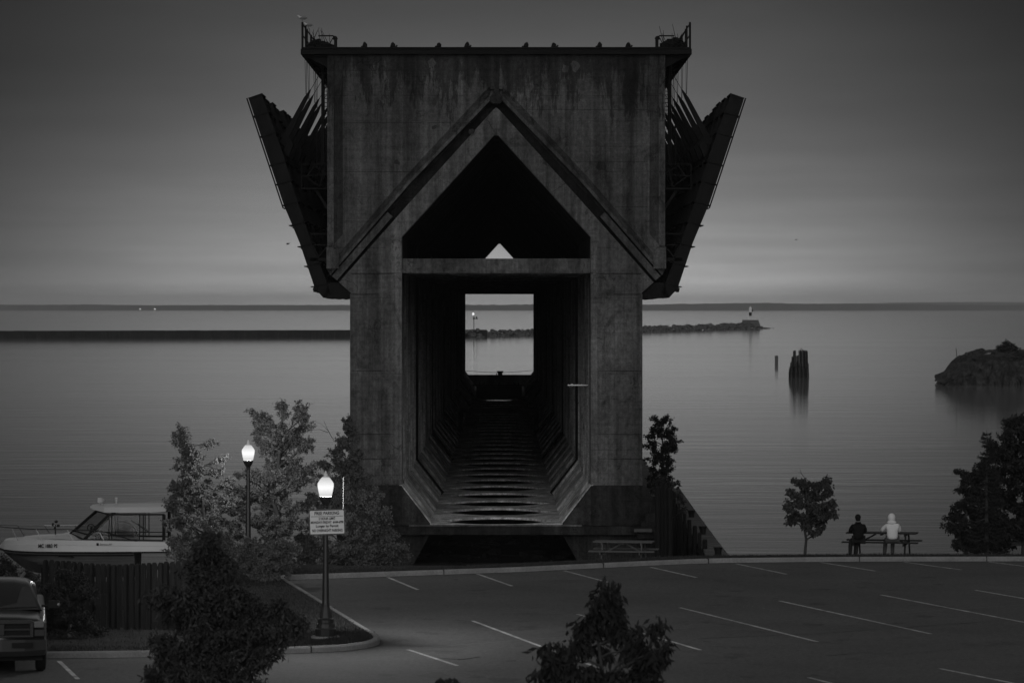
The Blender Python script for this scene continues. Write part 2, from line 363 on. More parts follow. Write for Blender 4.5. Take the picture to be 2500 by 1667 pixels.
def center(o, loc):                # move the origin of a single-mesh thing to loc
    loc = Vector(loc); o.data.transform(Matrix.Translation(-loc)); o.location = loc; return o
def children(o): return [c for c in bpy.data.objects if c.parent == o]
def copy_tree(o, parent=None, kids={}):
    c = o.copy(); COL.objects.link(c)
    if parent is not None: c.parent = parent
    for ch in kids.get(o, []): copy_tree(ch, c, kids)
    return c
def kidmap():
    d = {}
    for o in bpy.data.objects:
        if o.parent: d.setdefault(o.parent, []).append(o)
    return d
def textmesh(body, size, name, m, parent, loc, rot=(R(90), 0, 0), align='CENTER', bold=0, width=None, shear=0, depth=.002):
    cu = bpy.data.curves.new(name, 'FONT'); cu.body = body; cu.size = size; cu.align_x = align; cu.align_y = 'CENTER'; cu.extrude = depth
    cu.offset = bold; cu.shear = shear; cu.resolution_u = 3
    t = bpy.data.objects.new(name+'_curve', cu); COL.objects.link(t); bpy.context.view_layer.update()
    me = bpy.data.meshes.new_from_object(t.evaluated_get(bpy.context.evaluated_depsgraph_get()))
    bpy.data.objects.remove(t)
    me.name = name; me.materials.clear(); me.materials.append(MAT[m])
    xs = [v.co.x for v in me.vertices]
    o = bpy.data.objects.new(name, me); COL.objects.link(o); o.parent = parent; o.rotation_euler = rot
    if width and xs:
        o.scale = (width/(max(xs)-min(xs)), 1, 1)
    o.location = Vector(loc)-(parent.location if parent.get('_w') else Vector((0, 0, 0)))
    return o
def leafmesh(name, pos, size, m, parent, droop=.3, aspect=.55, spread=1.0, dirs=None, jitter=.35):
    """many rhombus leaves in one mesh; pos (n,3) in scene coordinates"""
    n = len(pos); g = RNG
    d = g.normal(size=(n, 3)); d[:, 2] -= droop*2.0
    if dirs is not None: d = d*.55+dirs
    d /= np.linalg.norm(d, axis=1)[:, None]+1e-9
    u = g.normal(size=(n, 3)); u -= (u*d).sum(1)[:, None]*d; u /= np.linalg.norm(u, axis=1)[:, None]+1e-9
    s = size*(1+g.uniform(-jitter, jitter, n))[:, None]
    nrm = np.cross(d, u)
    a = pos; b = pos+d*s*.45+u*s*aspect*.5+nrm*s*.08; c = pos+d*s; e = pos+d*s*.45-u*s*aspect*.5+nrm*s*.08
    V = np.stack([a, b, c, e], 1).reshape(-1, 3)
    if parent is not None: V = V-np.array(parent.location)
    me = bpy.data.meshes.new(name); me.vertices.add(4*n); me.vertices.foreach_set('co', V.ravel().astype(np.float32))
    me.loops.add(4*n); me.loops.foreach_set('vertex_index', np.arange(4*n, dtype=np.int32))
    me.polygons.add(n); me.polygons.foreach_set('loop_start', np.arange(0, 4*n, 4, dtype=np.int32))
    me.update(calc_edges=True); me.materials.append(MAT[m])
    o = bpy.data.objects.new(name, me); COL.objects.link(o)
    if parent is not None: o.parent = parent
    return o
def bend(a, b, k, amp):
    a, b = Vector(a), Vector(b); L = (b-a).length; pts = [a]
    off = Vector((random.uniform(-1, 1), random.uniform(-1, 1), random.uniform(-.4, .4)))*amp*L
    for i in range(1, k):
        t = i/k; j = Vector((random.gauss(0, 1), random.gauss(0, 1), random.gauss(0, 1)))*.018*L
        pts.append(a.lerp(b, t)+off*math.sin(PI*t)+j)
    pts.append(b); return pts
def leafy_tree(name, label, cat, base, Y, blobs, leaf, nleaf, tr=.06, m='leaf', droop=.25, group=None, seed=1, depth=1.0,
               clump=.5, bare=None, aspect=.55, twig=.008, ntw=14, trunktop=None, tips=False, grow=1.0):
    random.seed(seed); b0 = Vector(base)
    t = thing(name, label, cat, b0, group=group)
    sc = Y/F; tk = MB(); cs = []
    top = max(blobs, key=lambda q: -q[1]); topp = P(top[0], top[1], Y) if trunktop is None else P(trunktop[0], trunktop[1], Y); topp.y += random.uniform(-.1, .1)
    tp = bend(b0, topp, 9, .035); tk.tube(tp, [tr*(1-.85*i/9)+.006 for i in range(10)], 8)
    tot = sum(q[2]*q[3] for q in blobs); allp = []
    for q in blobs:
        px, py, rx, rz = q[:4]; c = P(px, py, Y); rx *= sc*grow; rz *= sc*grow
        dy = (q[4] if len(q) > 4 else random.uniform(-.5, .5)*depth); c.y += dy
        hh = c.z-b0.z; st = b0.lerp(topp, .0)
        # limb starts on the trunk a bit lower than the clump
        fr = max(.12, min(.92, (hh-.55*abs(c.x-b0.x)-.2*rz)/max(.1, (topp.z-b0.z)))); i = fr*9; i0 = int(i)
        st = tp[i0].lerp(tp[min(9, i0+1)], i-i0)
        lp = bend(st, c, 6, .10); r0 = tr*.55*(1-.6*fr)
        tk.tube(lp, [r0*(1-.75*k/6)+.004 for k in range(7)], 5)
        nl = max(30, int(nleaf*(rx*rz/sc/sc)/tot)); nt_ = max(4, int(ntw)); seg = []
        mr_ = (rx+rz)/2
        for k in range(nt_):
            v = Vector((random.gauss(0, 1), random.gauss(0, 1), random.gauss(.25, 1))); v.normalize(); v *= random.uniform(.55, 1.0)
            e = c+Vector((v.x*rx, v.y*rx*depth, v.z*rz)); s_ = lp[random.choice((2, 3, 4, 5, 6))]
            tpt = bend(s_, e, 4, .10); tk.tube(tpt, [twig, twig*.8, twig*.6, twig*.45, twig*.3], 3, False)
            seg.append((tpt[3], tpt[4])); seg.append((tpt[2], tpt[3]))
            for q_ in range(4):
                i_ = random.choice((2, 3, 3, 4)); st2 = tpt[i_-1].lerp(tpt[i_], random.random()); main = (tpt[4]-tpt[2]).normalized()
                dv = (main*.8+Vector((random.gauss(0, 1), random.gauss(0, 1), random.gauss(.1, .8)))*.6).normalized()*mr_*random.uniform(.18, .42)
                en = st2+dv; tk.tube([st2, en], [twig*.45, twig*.25], 3, False); seg.append((st2.lerp(en, .3), en)); seg.append((st2.lerp(en, .3), en))
        SA = np.array([list(q_[0]) for q_ in seg]); SB = np.array([list(q_[1]) for q_ in seg])
        wts = (.3+RNG.random(len(seg))**2*1.5); wts /= wts.sum(); ii = RNG.choice(len(seg), nl, p=wts)
        uu = RNG.random(nl)[:, None]
        if tips: uu = 1-.12*uu
        p = SA[ii]*(1-uu)+SB[ii]*uu+RNG.normal(size=(nl, 3))*leaf*(.22+.55*clump)
        allp.append(p)
    if bare:
        for pts in bare: tk.tube([P(x, y, Y) for x, y in pts], [.014, .008, .004, .003, .003][:len(pts)] if len(pts) <= 5 else .005, 4)
    tk.build('trunk', 'bark', t)
    leafmesh('crown', np.concatenate(allp), leaf, m, t, droop=droop, aspect=aspect)
    return t
def spruce(name, label, base, H, Rb, leaf=.09, n=26, seed=3, m='needle', group=None, lean=0):
    random.seed(seed); b0 = Vector(base); t = thing(name, label, 'tree', b0, group=group)
    tk = MB(); tk.tube([b0, b0+Vector((lean*.5, 0, H*.5)), b0+Vector((lean, 0, H))], [.09, .05, .008], 7); pos = []; dr = []
    for i in range(n):
        f = (i+.5)/n; z = H*(.06+.92*f); L = Rb*(1-f)**.8+.10
        for k in range(7 if f < .8 else 5):
            a = random.uniform(0, 2*PI); l = L*random.uniform(.65, 1.12)
            s_ = b0+Vector((lean*f, 0, z)); d = Vector((math.cos(a), math.sin(a), 0)); up_ = .10 if f > .6 else -.05
            pts = [s_, s_+d*l*.5+Vector((0, 0, (up_-.10)*l)), s_+d*l+Vector((0, 0, (up_+.05)*l))]
            tk.tube(pts, [.016, .010, .004], 3, False)
            q = int(46*l/.5*(.09/leaf))+12
            for j in range(q):
                u = random.random()**.7; p = pts[0].lerp(pts[1], u*2) if u < .5 else pts[1].lerp(pts[2], u*2-1)
                side = Vector((-d.y, d.x, 0))*random.choice((-1, 1)); off = side*random.uniform(0, .30)*l*(1.1-u)
                pos.append(p+off+Vector((0, 0, random.gauss(0, .02)))); dr.append(side*.7+d*.8+Vector((0, 0, random.uniform(-.3, .4))))
    tk.build('trunk', 'bark', t)
    leafmesh('crown', np.array([list(p) for p in pos]), leaf, m, t, droop=0, aspect=.28, dirs=np.array([list(p) for p in dr]))
    return t

# ------------------------------------------------------------------ water, far shore, terrain
o = MB().add([(-40000, 60, 0), (40000, 60, 0), (40000, 12550, 0), (-40000, 12550, 0)], [(0, 1, 2, 3)]).build('water', 'water'); kind(o, 'structure')
random.seed(5)
def ridge(name, Y, y0px, amp, base, seed, x0=-5200, x1=5200, step=9, hill=None):
    rr = random.Random(seed); mb = MB(); xs = []; hs = []
    X = x0; slow = 0
    while X < x1:
        slow = slow*.96+rr.gauss(0, 1)*.35
        h = base+amp*(slow*.35+rr.random()*.8)
        if hill: h += hill[1]*math.exp(-((X-hill[0])/hill[2])**2)
        xs.append(X); hs.append(max(h, 3)); X += step*rr.uniform(.6, 1.4)
    n = len(xs)
    for X, h in zip(xs, hs): mb.v += [Vector((X, Y, -.5)), Vector((X, Y+20, h)), Vector((X, Y+600, h*.98))]
    for i in range(n-1):
        a = 3*i; mb.f += [(a, a+3, a+4, a+1), (a+1, a+4, a+5, a+2)]
    return kind(mb.build(name, 'treefar'), 'structure')
ridge('far_shore', 12500, 759, 2.8, 16.5, 3, x0=-8500, x1=8500, step=13, hill=(900, 4, 500))
ridge('far_hill', 16500, 757, 2.0, 17.5, 8, step=40, x0=-2500, x1=14000, hill=(2300, 14, 900))
for i, px in enumerate((342, 378)):
    o = MB().ball((0, 0, 0), 3.2, 2.2, 2.2, 8, 6).build('shore_light', 'glowfar')
    tag(o, 'tiny lit lamp on the far shore, '+('left' if i == 0 else 'right')+' of the pair', 'lamp', 'lamps on the far shore'); o.location = P(px, 754.5, 12480)

# kerb polyline on the lot (photo measured), running round the island and along the far side
KP = [(-260, 1618), (0, 1610), (125, 1607), (420, 1603), (670, 1596), (820, 1590), (880, 1584), (915, 1577), (928, 1569), (920, 1559), (900, 1547), (790, 1479), (705, 1427), (694, 1419),
      (706, 1415.5), (750, 1414), (940, 1407.6), (1190, 1398.7), (1300, 1394.5), (1500, 1384.5), (1700, 1375.7), (1830, 1373), (2075, 1370.6), (2340, 1370), (2800, 1369)]
K = [G(*p).to_2d() for p in KP]
def smooth_poly(K, n=4):
    out = []
    for i in range(len(K)-1):
        p0 = K[max(i-1, 0)]; p1 = K[i]; p2 = K[i+1]; p3 = K[min(i+2, len(K)-1)]
        for k in range(n):
            t = k/n; out.append(.5*((2*p1)+(p2-p0)*t+(2*p0-5*p1+4*p2-p3)*t*t+(3*p1-p0-3*p2+p3)*t**3) if i not in (12, 13, 14) else p1.lerp(p2, t))
    out.append(K[-1]); return out
K = smooth_poly(K)
def offs(K, d):          # offset to the left of travel (outer / grass side)
    out = []
    for i in range(len(K)):
        t = (K[min(i+1, len(K)-1)]-K[max(i-1, 0)]).normalized(); out.append(K[i]+Vector((-t.y, t.x))*d)
    return out
KZ = LOT+.15
Kb = offs(K, .16)
# asphalt lot
lot = [(p.x, p.y, LOT) for p in offs(K, .05)]+[(40, 20, LOT), (-40, 20, LOT), (-40, K[0].y, LOT)]
kind(MB().add(lot, [tuple(range(len(lot)-1, -1, -1))]).build('parking_lot', 'asphalt'), 'structure')
# kerb with joints
kb = MB(); prof = [(0, LOT-.1), (.012, LOT+.11), (.045, KZ), (.16, KZ), (.16, LOT-.1)]
rows = [[(q.x, q.y, z) for q in offs(K, d)] for d, z in prof]; nK = len(K)
for r_ in rows: kb.v += [Vector(v) for v in r_]
for a in range(len(prof)-1):
    for i in range(nK-1): kb.f.append((a*nK+i, (a+1)*nK+i, (a+1)*nK+i+1, a*nK+i+1))
kind(kb.build('kerb', 'kerb'), 'structure')
kj = MB()
cum = 0; nxt = 2.3; rj = random.Random(4)
for i in range(nK-1):
    L = (K[i+1]-K[i]).length
    while cum+L > nxt:
        t = (nxt-cum)/L; p = K[i].lerp(K[i+1], t); d = (K[i+1]-K[i]).normalized(); nrm = Vector((-d.y, d.x))
        a = p-nrm*.006-d*.012; b = p+nrm*.166-d*.012
        kj.add([(a.x, a.y, LOT), (b.x, b.y, LOT), (b.x+d.x*.025, b.y+d.y*.025, LOT), (a.x+d.x*.025, a.y+d.y*.025, LOT),
                (a.x, a.y, KZ+.004), (b.x, b.y, KZ+.004), (b.x+d.x*.025, b.y+d.y*.025, KZ+.004), (a.x+d.x*.025, a.y+d.y*.025, KZ+.004)],
               [(4, 5, 6, 7), (0, 1, 5, 4), (1, 2, 6, 5), (2, 3, 7, 6), (3, 0, 4, 7)])
        nxt += rj.uniform(3.2, 6.5)
    cum += L
# thin dark strip along the kerb foot
gq = offs(K, -.07); gr = MB(); gk = offs(K, .01)
for i in range(nK): gr.v += [Vector((gk[i].x, gk[i].y, LOT+.004)), Vector((gq[i].x+rj.uniform(-.02, .02), gq[i].y+rj.uniform(-.02, .02), LOT+.004))]
for i in range(nK-1): gr.f.append((2*i, 2*i+1, 2*i+3, 2*i+2))
kj.add(gr.v, gr.f)
kind(kj.build('kerb_joints', 'tar'), 'structure')
# lawn: flat part to the kerb, then slopes down to the harbour
iC = 4*14; outer = []
Kg = offs(K, .12)
offr = offs(K, 3.2)
rimr = [offr[i] for i in range(iC+8, nK)]
edge = [Vector((rimr[-1].x, rimr[-1].y))]+rimr[::-1]+[Vector((-9.5, 112)), Vector((-11, 98)), Vector((-60, 98)), Vector((-60, K[0].y))]
DR = .13
lw = [(p.x, p.y, KZ-.02) for p in Kg[:iC+9]]+[(rimr[0].x, rimr[0].y, KZ-.02)]+[(p.x, p.y, KZ-.02) for p in edge[-4:]]
lm = MB().add(lw, [tuple(range(len(lw)))])
n_ = len(rimr); lm.add([(p.x, p.y, KZ-.02) for p in Kg[iC+8:]]+[(p.x, p.y, KZ-.02-(DR if i > 4 else DR*i/5)) for i, p in enumerate(rimr)], [(i, i+1, n_+i+1, n_+i) for i in range(n_-1)])
kind(lm.build('lawn', 'grass'), 'structure')
bk = MB(); e2 = edge[1:-1]; prof2 = []
def bank(rows):
    n = len(rows[0]); b = len(bk.v)
    for r_ in rows: bk.v += [Vector(q) for q in r_]
    for a in range(len(rows)-1):
        for i in range(n-1): bk.f.append((b+a*n+i, b+a*n+i+1, b+(a+1)*n+i+1, b+(a+1)*n+i))
rr = rimr[::-1]
bank([[(p.x, p.y, KZ-.02-DR) for p in rr], [(p.x, p.y+1.5, KZ-.5) for p in rr], [(p.x, p.y+6, 2.2) for p in rr], [(p.x, p.y+13, -1) for p in rr]])
lf = [Vector((rr[-1].x, rr[-1].y)), Vector((-9.5, 112)), Vector((-11, 98)), Vector((-60, 98))]
bank([[(p.x, p.y, KZ-.02) for p in lf], [(lf[0].x, lf[0].y+1.5, KZ-.5), (-9.5, 114, 4.4), (-12, 106, 3.6), (-60, 106, 3.6)],
      [(lf[0].x, lf[0].y+6, 2.2), (-7, 124, 3.2), (-14, 124, 3.3), (-60, 124, 3.3)], [(lf[0].x, lf[0].y+13, -1), (-5, 134, -1), (-14, 134, -1), (-60, 134, -1)]])
kind(bk.build('bank', 'grass'), 'structure')
# grass blades on the lawn edges and over the island
gp = []
def along(K, n, d0, d1, i0=0, i1=None):
    i1 = i1 or len(K)-1
    for _ in range(n):
        i = random.randrange(i0, i1); t = random.random(); p = K[i].lerp(K[i+1], t); d = (K[i+1]-K[i]).normalized(); nn = Vector((-d.y, d.x)); q = p+nn*random.uniform(d0, d1)
        gp.append((q.x, q.y, KZ-.03-.04*max(0, (q-p).length-.3)*(i > iC+8)))
along(K, 26000, .17, 1.3, iC, nK-1); along(K, 12000, .17, 2.2, iC, nK-1); along(K, 9000, .17, 1.2, 8, iC)
for _ in range(26000): gp.append((random.uniform(-16, -3.4), random.uniform(81, 104), KZ-.03))
def inlot(x, y):
    c = False; L = lot; n = len(L); j = n-1
    for i in range(n):
        if (L[i][1] > y) != (L[j][1] > y) and x < (L[j][0]-L[i][0])*(y-L[i][1])/(L[j][1]-L[i][1])+L[i][0]: c = not c
        j = i
    return c
gp = [p for p in gp if not inlot(p[0], p[1]) and not inlot(p[0]+.17, p[1]) and not inlot(p[0], p[1]-.17) and not inlot(p[0]+.12, p[1]+.12)]
o = leafmesh('grass', np.array(gp), .075, 'blade', None, droop=-1.2, aspect=.16, jitter=.6); kind(o, 'stuff')

# painted markings
ST = [((946.7, 1408.6), (1020, 1439)), ((1165.5, 1400.5), (1250, 1430)), ((1377, 1392.5), (1483, 1420.5)), ((1588.6, 1384.2), (1700, 1409)), ((1797, 1375.6), (1920, 1401)),
      ((2002.7, 1372.2), (2138, 1393.5)), ((2206.8, 1371.5), (2346, 1390.5)), ((2414, 1371), (2556, 1388.5)),
      ((1153.6, 1514.8), (1462, 1630)), ((1409.7, 1498.6), (1710, 1586)), ((1659.4, 1482.4), (1996, 1566)), ((1902.4, 1466), (2273, 1546.8)), ((2150.7, 1451.5), (2540, 1526)), ((2380, 1439.7), (2800, 1512)),
      ((996, 1585), (1116, 1624)), ((144, 1613), (190, 1657)), ((1974, 1653), (2240, 1720)), ((2293.5, 1631), (2580, 1688)), ((1660, 1676), (1900, 1750))]
sm = MB()
for a, b in ST:
    A, B = G(*a), G(*b); d = (B-A).normalized(); nn = Vector((-d.y, d.x, 0))*.052; n = 10
    for i in range(n):
        p, q = A.lerp(B, i/n), A.lerp(B, (i+1)/n); z = Vector((0, 0, .004)); w0, w1 = 1, 1
        sm.add([p-nn+z, q-nn+z, q+nn+z, p+nn+z], [(0, 1, 2, 3)])
kind(sm.build('parking_lines', 'paint'), 'structure')
def strip(pts, wd, m, name, z=.004, jit=0):
    mb = MB(); g = [G(*p) for p in pts]; out = []
    for i in range(len(g)-1):
        for k in range(12): out.append(g[i].lerp(g[i+1], k/12))
    out.append(g[-1])
    for i, p in enumerate(out):
        d = (out[min(i+1, len(out)-1)]-out[max(i-1, 0)]).normalized(); nn = Vector((-d.y, d.x, 0)); w_ = wd*random.uniform(1-jit, 1+jit); j = nn*random.uniform(-1, 1)*jit*.04
        mb.v += [p-nn*w_+j+Vector((0, 0, z)), p+nn*w_+j+Vector((0, 0, z))]
    for i in range(len(out)-1): mb.f.append((2*i, 2*i+2, 2*i+3, 2*i+1))
    return kind(mb.build(name, m), 'structure')
strip([(930, 1589), (1275, 1562), (1700, 1530.5), (2100, 1502), (2560, 1472)], .013, 'seam', 'pavement_seam', .008)
strip([(1700, 1558), (2000, 1546), (2250, 1528), (2458, 1514)], .02, 'tar', 'pavement_crack', .008, .7)
strip([(1070, 1606), (1130, 1609), (1170, 1603)], .03, 'tar', 'pavement_patch', .008, .8)
strip([(1490, 1449), (1560, 1445), (1640, 1449), (1700, 1444)], .014, 'tar', 'pavement_crack', .008, .9)
strip([(1815, 1478), (1850, 1481), (1880, 1488), (1902, 1491)], .012, 'seam', 'pavement_crack', .008, .9)
strip([(1250, 1500), (1330, 1492), (1370, 1497), (1440, 1486)], .010, 'tar', 'pavement_crack', .008, .9)
strip([(2020, 1600), (2110, 1592), (2200, 1597), (2330, 1584)], .012, 'tar', 'pavement_crack', .008, .9)
MAT['oil'] = mat('oil stained asphalt', .048, .8, .5, 6, fleck=.4)
om = MB(); ro = random.Random(9)
for k in range(34):
    g = G(ro.uniform(760, 2500), ro.uniform(1412, 1660)); rx_ = ro.uniform(.08, .34); n_o = 11; ph = ro.uniform(0, 6)
    if not inlot(g.x, g.y) or not inlot(g.x-.6, g.y) or not inlot(g.x, g.y+.6): continue
    om.add([(g.x+rx_*(1+.35*math.sin(3*a+ph))*math.cos(a), g.y+rx_*1.5*(1+.3*math.cos(2*a+ph))*math.sin(a), LOT+.002) for a in [2*PI*i/n_o for i in range(n_o)]], [tuple(range(n_o))])
kind(om.build('oil_stains', 'oil'), 'structure')

# ------------------------------------------------------------------ the ore dock
D, DE = 170.0, 465.0; s_ = D/F; CX = (1211.5-VX)*s_
def dx(px): return (px-VX)*s_
def dz(py): return HC-(py-VY)*s_
def Q(pts): return [(dx(x), dz(y)) for x, y in pts]
dock = thing('ore_dock', 'huge derelict concrete ore dock with folded steel chutes and an arched tunnel through it', 'ore dock', (CX, D, 0))
# long body behind the front
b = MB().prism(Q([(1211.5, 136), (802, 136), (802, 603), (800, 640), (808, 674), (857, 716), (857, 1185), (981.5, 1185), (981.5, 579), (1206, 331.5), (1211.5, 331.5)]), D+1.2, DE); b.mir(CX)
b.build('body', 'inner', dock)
# upper wall: proud slab with a bevelled lower edge along the gable
out_ = [(799, 134), (799, 603), (797, 603), (797, 655)]
eA = [(799.5, 655), (1196, 214)]                      # light arris
eB = [(806, 672), (1000, 448), (1196, 246), (1206, 236)]   # dark edge
u = MB()
fp = Q([(1211.5, 134)]+out_+[(990, 430), (1196, 210), (1196, 218), (1211.5, 218)])
n = len(fp); u.prism(fp, D, D+.30)
up2 = Q([(1211.5, 134)]+out_+eB+[(1211.5, 236)])
u.prism(up2, D+.32, D+1.25)
# bevel faces between the arris and the dark edge
A = Q([(797, 655), (990, 430), (1196, 210)]); B = Q([(806, 672), (1000, 448), (1196, 246)])
for i in range(2):
    u.add([(A[i][0], D, A[i][1]), (B[i][0], D+.5, B[i][1]), (B[i+1][0], D+.5, B[i+1][1]), (A[i+1][0], D, A[i+1][1])], [(0, 1, 2, 3)])
u.mir(CX)
u.build('upper_wall', 'wall', dock)
rs = random.Random(41)
for k in range(16):
    sx = rs.uniform(870, 1550); sy = rs.uniform(150, 330) if abs(sx-1211) < 190 else rs.uniform(150, 520)
    if abs(sx-1211) > 60 and sy > 236+(abs(sx-1211)-15)*1.02-40: continue
    n_s = 9; rad_ = rs.uniform(.08, .26)
    pts_s = [(dx(sx)+rad_*rs.uniform(.6, 1.2)*math.cos(2*PI*i/n_s), dz(sy)+rad_*rs.uniform(.5, 1.4)*math.sin(2*PI*i/n_s)) for i in range(n_s)]
    MB().prism(pts_s, D-.006, D+.02).build('spall', ('stripe', 'fill')[k % 2], dock)
for yy_, xa, xb in ((300, 842, 1150), (420, 842, 1010), (540, 842, 905), (268, 1262, 1590), (395, 1400, 1590), (505, 1502, 1590)):
    MB().box(dx(xa), dx(xb), D-.004, D+.02, dz(yy_)-.012, dz(yy_)+.012).build('form_joint', 'stripe', dock)
for sgn_ in (0, 1):
    for yy_, xa, xb in ((668, 857, 962), (718, 857, 925), (905, 857, 962), (1060, 857, 962), (1120, 857, 962)):
        b_ = MB().box(dx(xa), dx(xb), D+.204, D+.24, dz(yy_)-.012, dz(yy_)+.012)
        if sgn_:
            for v in b_.v: v.x = 2*CX-v.x
            b_.f = [f[::-1] for f in b_.f]
        b_.build('form_joint', 'stripe', dock)
# side pilasters of the upper wall
pl = MB().box(dx(799.6), dx(815), D-.14, D+.01, dz(600), dz(135)); pl.box(dx(838), dx(842), D-.05, D+.01, dz(590), dz(135))
pl.box(dx(797), dx(828), D-.10, D+.02, dz(656), dz(604)); pair(pl, 'pilaster', 'wall', dock)
mp_ = MB().prism(Q([(1205.5, 134), (1205.5, 225), (1196, 238), (1196, 247), (1203, 254), (1220, 254), (1227, 247), (1227, 238), (1218, 225), (1218, 134)]), D-.12, D+.3)
mp_.build('centre_rib', 'found', dock)
dk = MB().prism(Q([(815.5, 135), (815.5, 596), (837, 572), (837, 135)]), D-.012, D+.05); pair(dk, 'wall_stripe', 'stripe', dock)  # darker concrete band beside each pilaster
# arch frame and legs
a_ = MB().prism(Q([(1211.5, 262), (1204, 268), (1000, 494), (827, 689), (857, 716), (854, 718), (854, 1185), (980.5, 1185), (980.5, 578.5), (1206, 330.5), (1211.5, 330.5)]), D+.25, D+1.3); a_.mir(CX)
a_.build('arch_frame', 'arch', dock)
lb = MB().box(dx(930), dx(964), D+.21, D+.26, dz(1184), dz(670)); lb.box(dx(866), dx(876), D+.225, D+.26, dz(1184), dz(722)); pair(lb, 'leg_strip', 'arch', dock)
fl = MB().prism(Q([(946, 517.6), (809.5, 674), (822, 684), (958, 528.5)]), D+.30, D+1.25); pair(fl, 'gable_fill', 'fill', dock)
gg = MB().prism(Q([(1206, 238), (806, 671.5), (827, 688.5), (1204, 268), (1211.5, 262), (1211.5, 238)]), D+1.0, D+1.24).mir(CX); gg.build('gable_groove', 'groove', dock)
# struts across the opening at each bent
for k in range(0, 39):
    Yk = D+.45+7.7*k
    if k == 38: Yk = DE-1.0
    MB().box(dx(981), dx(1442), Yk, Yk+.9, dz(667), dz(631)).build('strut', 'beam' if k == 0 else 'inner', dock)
# foundation, haunches and sill
fo = MB().prism(Q([(822, 1222), (854, 1184.8), (980, 1184.8), (1050, 1276.5), (1050, 1282), (822, 1282)]), D-.15, DE)
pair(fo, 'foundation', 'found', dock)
ch = MB().prism(Q([(981, 1184), (1052, 1275), (1052, 1279), (975, 1279), (975, 1184)]), D-.08, DE-.3)
for k in range(5):   # board-marked haunch
    pass
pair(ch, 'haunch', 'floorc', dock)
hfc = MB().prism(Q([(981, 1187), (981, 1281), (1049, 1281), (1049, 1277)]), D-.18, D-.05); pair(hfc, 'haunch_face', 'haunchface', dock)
ps = MB().box(dx(964.5), dx(980.6), D+.2, D+.3, dz(1184.5), dz(602)); pair(ps, 'leg_edge', 'pale', dock)
MB().box(dx(815), dx(1608), D-.55, D+.6, dz(1303), dz(1282.5)).build('sill_beam', 'found', dock)
MB().box(dx(1000), dx(1420), D-.57, D+.3, dz(1282.4), dz(1280)).build('sill_edge', 'pale', dock)
ab = MB().prism(Q([(822, 1303), (1050, 1303), (1030, 1340), (1005, 1385), (990, 1460), (822, 1460)]), D, DE); pair(ab, 'abutment', 'found', dock)
# wall ribs
rb = MB()
for k in range(int((DE-D)/1.92)):
    Y0 = D+2.2+1.92*k; rb.box(dx(980), dx(986 if k % 2 else 984), Y0, Y0+.22, dz(1185), dz(668))
    if k % 4 == 0: rb.prism(Q([(980, 1175), (986, 1180), (1056, 1271), (1052, 1279), (975, 1279)]), Y0, Y0+.2)
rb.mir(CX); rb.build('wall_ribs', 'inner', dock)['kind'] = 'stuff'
for Y0 in (196.6, 240, 287, 327, 370, 410):
    jt = MB().box(dx(979), dx(989.5), Y0, Y0+.5, dz(1190), dz(560)); jt.prism(Q([(979, 1186), (989.5, 1180), (1062, 1273), (1052, 1282), (975, 1282)]), Y0, Y0+.5)
    pair(jt, 'joint_frame', 'groove', dock)
# floor: cross beams with lens-shaped gaps between them
fz = dz(1279); fx0, fx1 = dx(1048), dx(1375); bay = 7.7; nb = 38; fm = MB(); nx = 18
def hole(x, k):
    c = (fx0+fx1)/2; hw = (fx1-fx0)/2*.84; t = abs(x-c)/hw
    return 0.0 if t >= 1 else (2.75+.25*math.sin(k*1.7))*(1-t**2.2)+.10
xs = [fx0+(fx1-fx0)*i/nx for i in range(nx+1)]
for k in range(nb+1):
    yc0 = D+2.6+bay*(k-1); yc1 = yc0+bay
    ya = [yc0+hole(x, k-1) if k > 0 else D-.1 for x in xs]; yb = [yc1-hole(x, k) if k < nb else DE for x in xs]
    for i in range(nx):
        q = [(xs[i], ya[i]), (xs[i+1], ya[i+1]), (xs[i+1], yb[i+1]), (xs[i], yb[i])]
        fm.prismz(q, fz-.10, fz)
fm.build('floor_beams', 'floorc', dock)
bm_ = MB(); rr_b = random.Random(77)  # dark bed added over the water so the floor gaps stay black
bm_.box(dx(975), dx(1448), D+1.3, DE-3, -.6, .55)
for k in range(260): bm_.ball((rr_b.uniform(dx(1000), dx(1425)), rr_b.uniform(D+2, D+110), .5), rr_b.uniform(.2, .7), rr_b.uniform(.2, .6), rr_b.uniform(.1, .35), 6, 4, .3, rr_b)
bm_.build('added_dark_bed', 'debris', dock)['kind'] = 'stuff'
# far end sill and things on it
MB().prism([(dx(1005), 2.3), (dx(1420), 2.3), (dx(1442), 4.0), (dx(981), 4.0)], DE-2, DE-.4).build('end_sill', 'beam', dock)
eb = MB().lathe([(.3, 4.0), (.32, 4.25), (.42, 4.42), (.42, 4.5)], (dx(1216), DE-1.2, 0), 10).box(dx(1190), dx(1196), DE-1.4, DE-1.1, 4.0, 4.2); eb.build('end_bollard', 'black', dock)
MB().tube([(dx(985), DE-1.6, 4.55), (dx(1100), DE-1.6, 4.38), (dx(1210), DE-1.6, 4.3), (dx(1320), DE-1.6, 4.4), (dx(1440), DE-1.6, 4.6)], .035, 4).build('end_cable', 'steel', dock)
wk = MB().box(CX-3.3, CX+3.3, 290, 290.6, 4.25, 4.65).box(CX-3.3, CX-2.9, 290.1, 290.5, 2.6, 4.25).box(CX+2.9, CX+3.3, 290.1, 290.5, 2.6, 4.25); wk.build('cross_timber', 'timberdark', dock)
fr_ = MB()
for x in (-2.2, 0, 2.2): fr_.box(CX+x-.06, CX+x+.06, 400, 400.15, 2.5, 4.35)
fr_.box(CX-3, CX+3, 400.01, 400.14, 4.0, 4.12)
fr_.box(CX-2.6, CX+2.6, 400.2, 400.3, 2.4, 3.95)
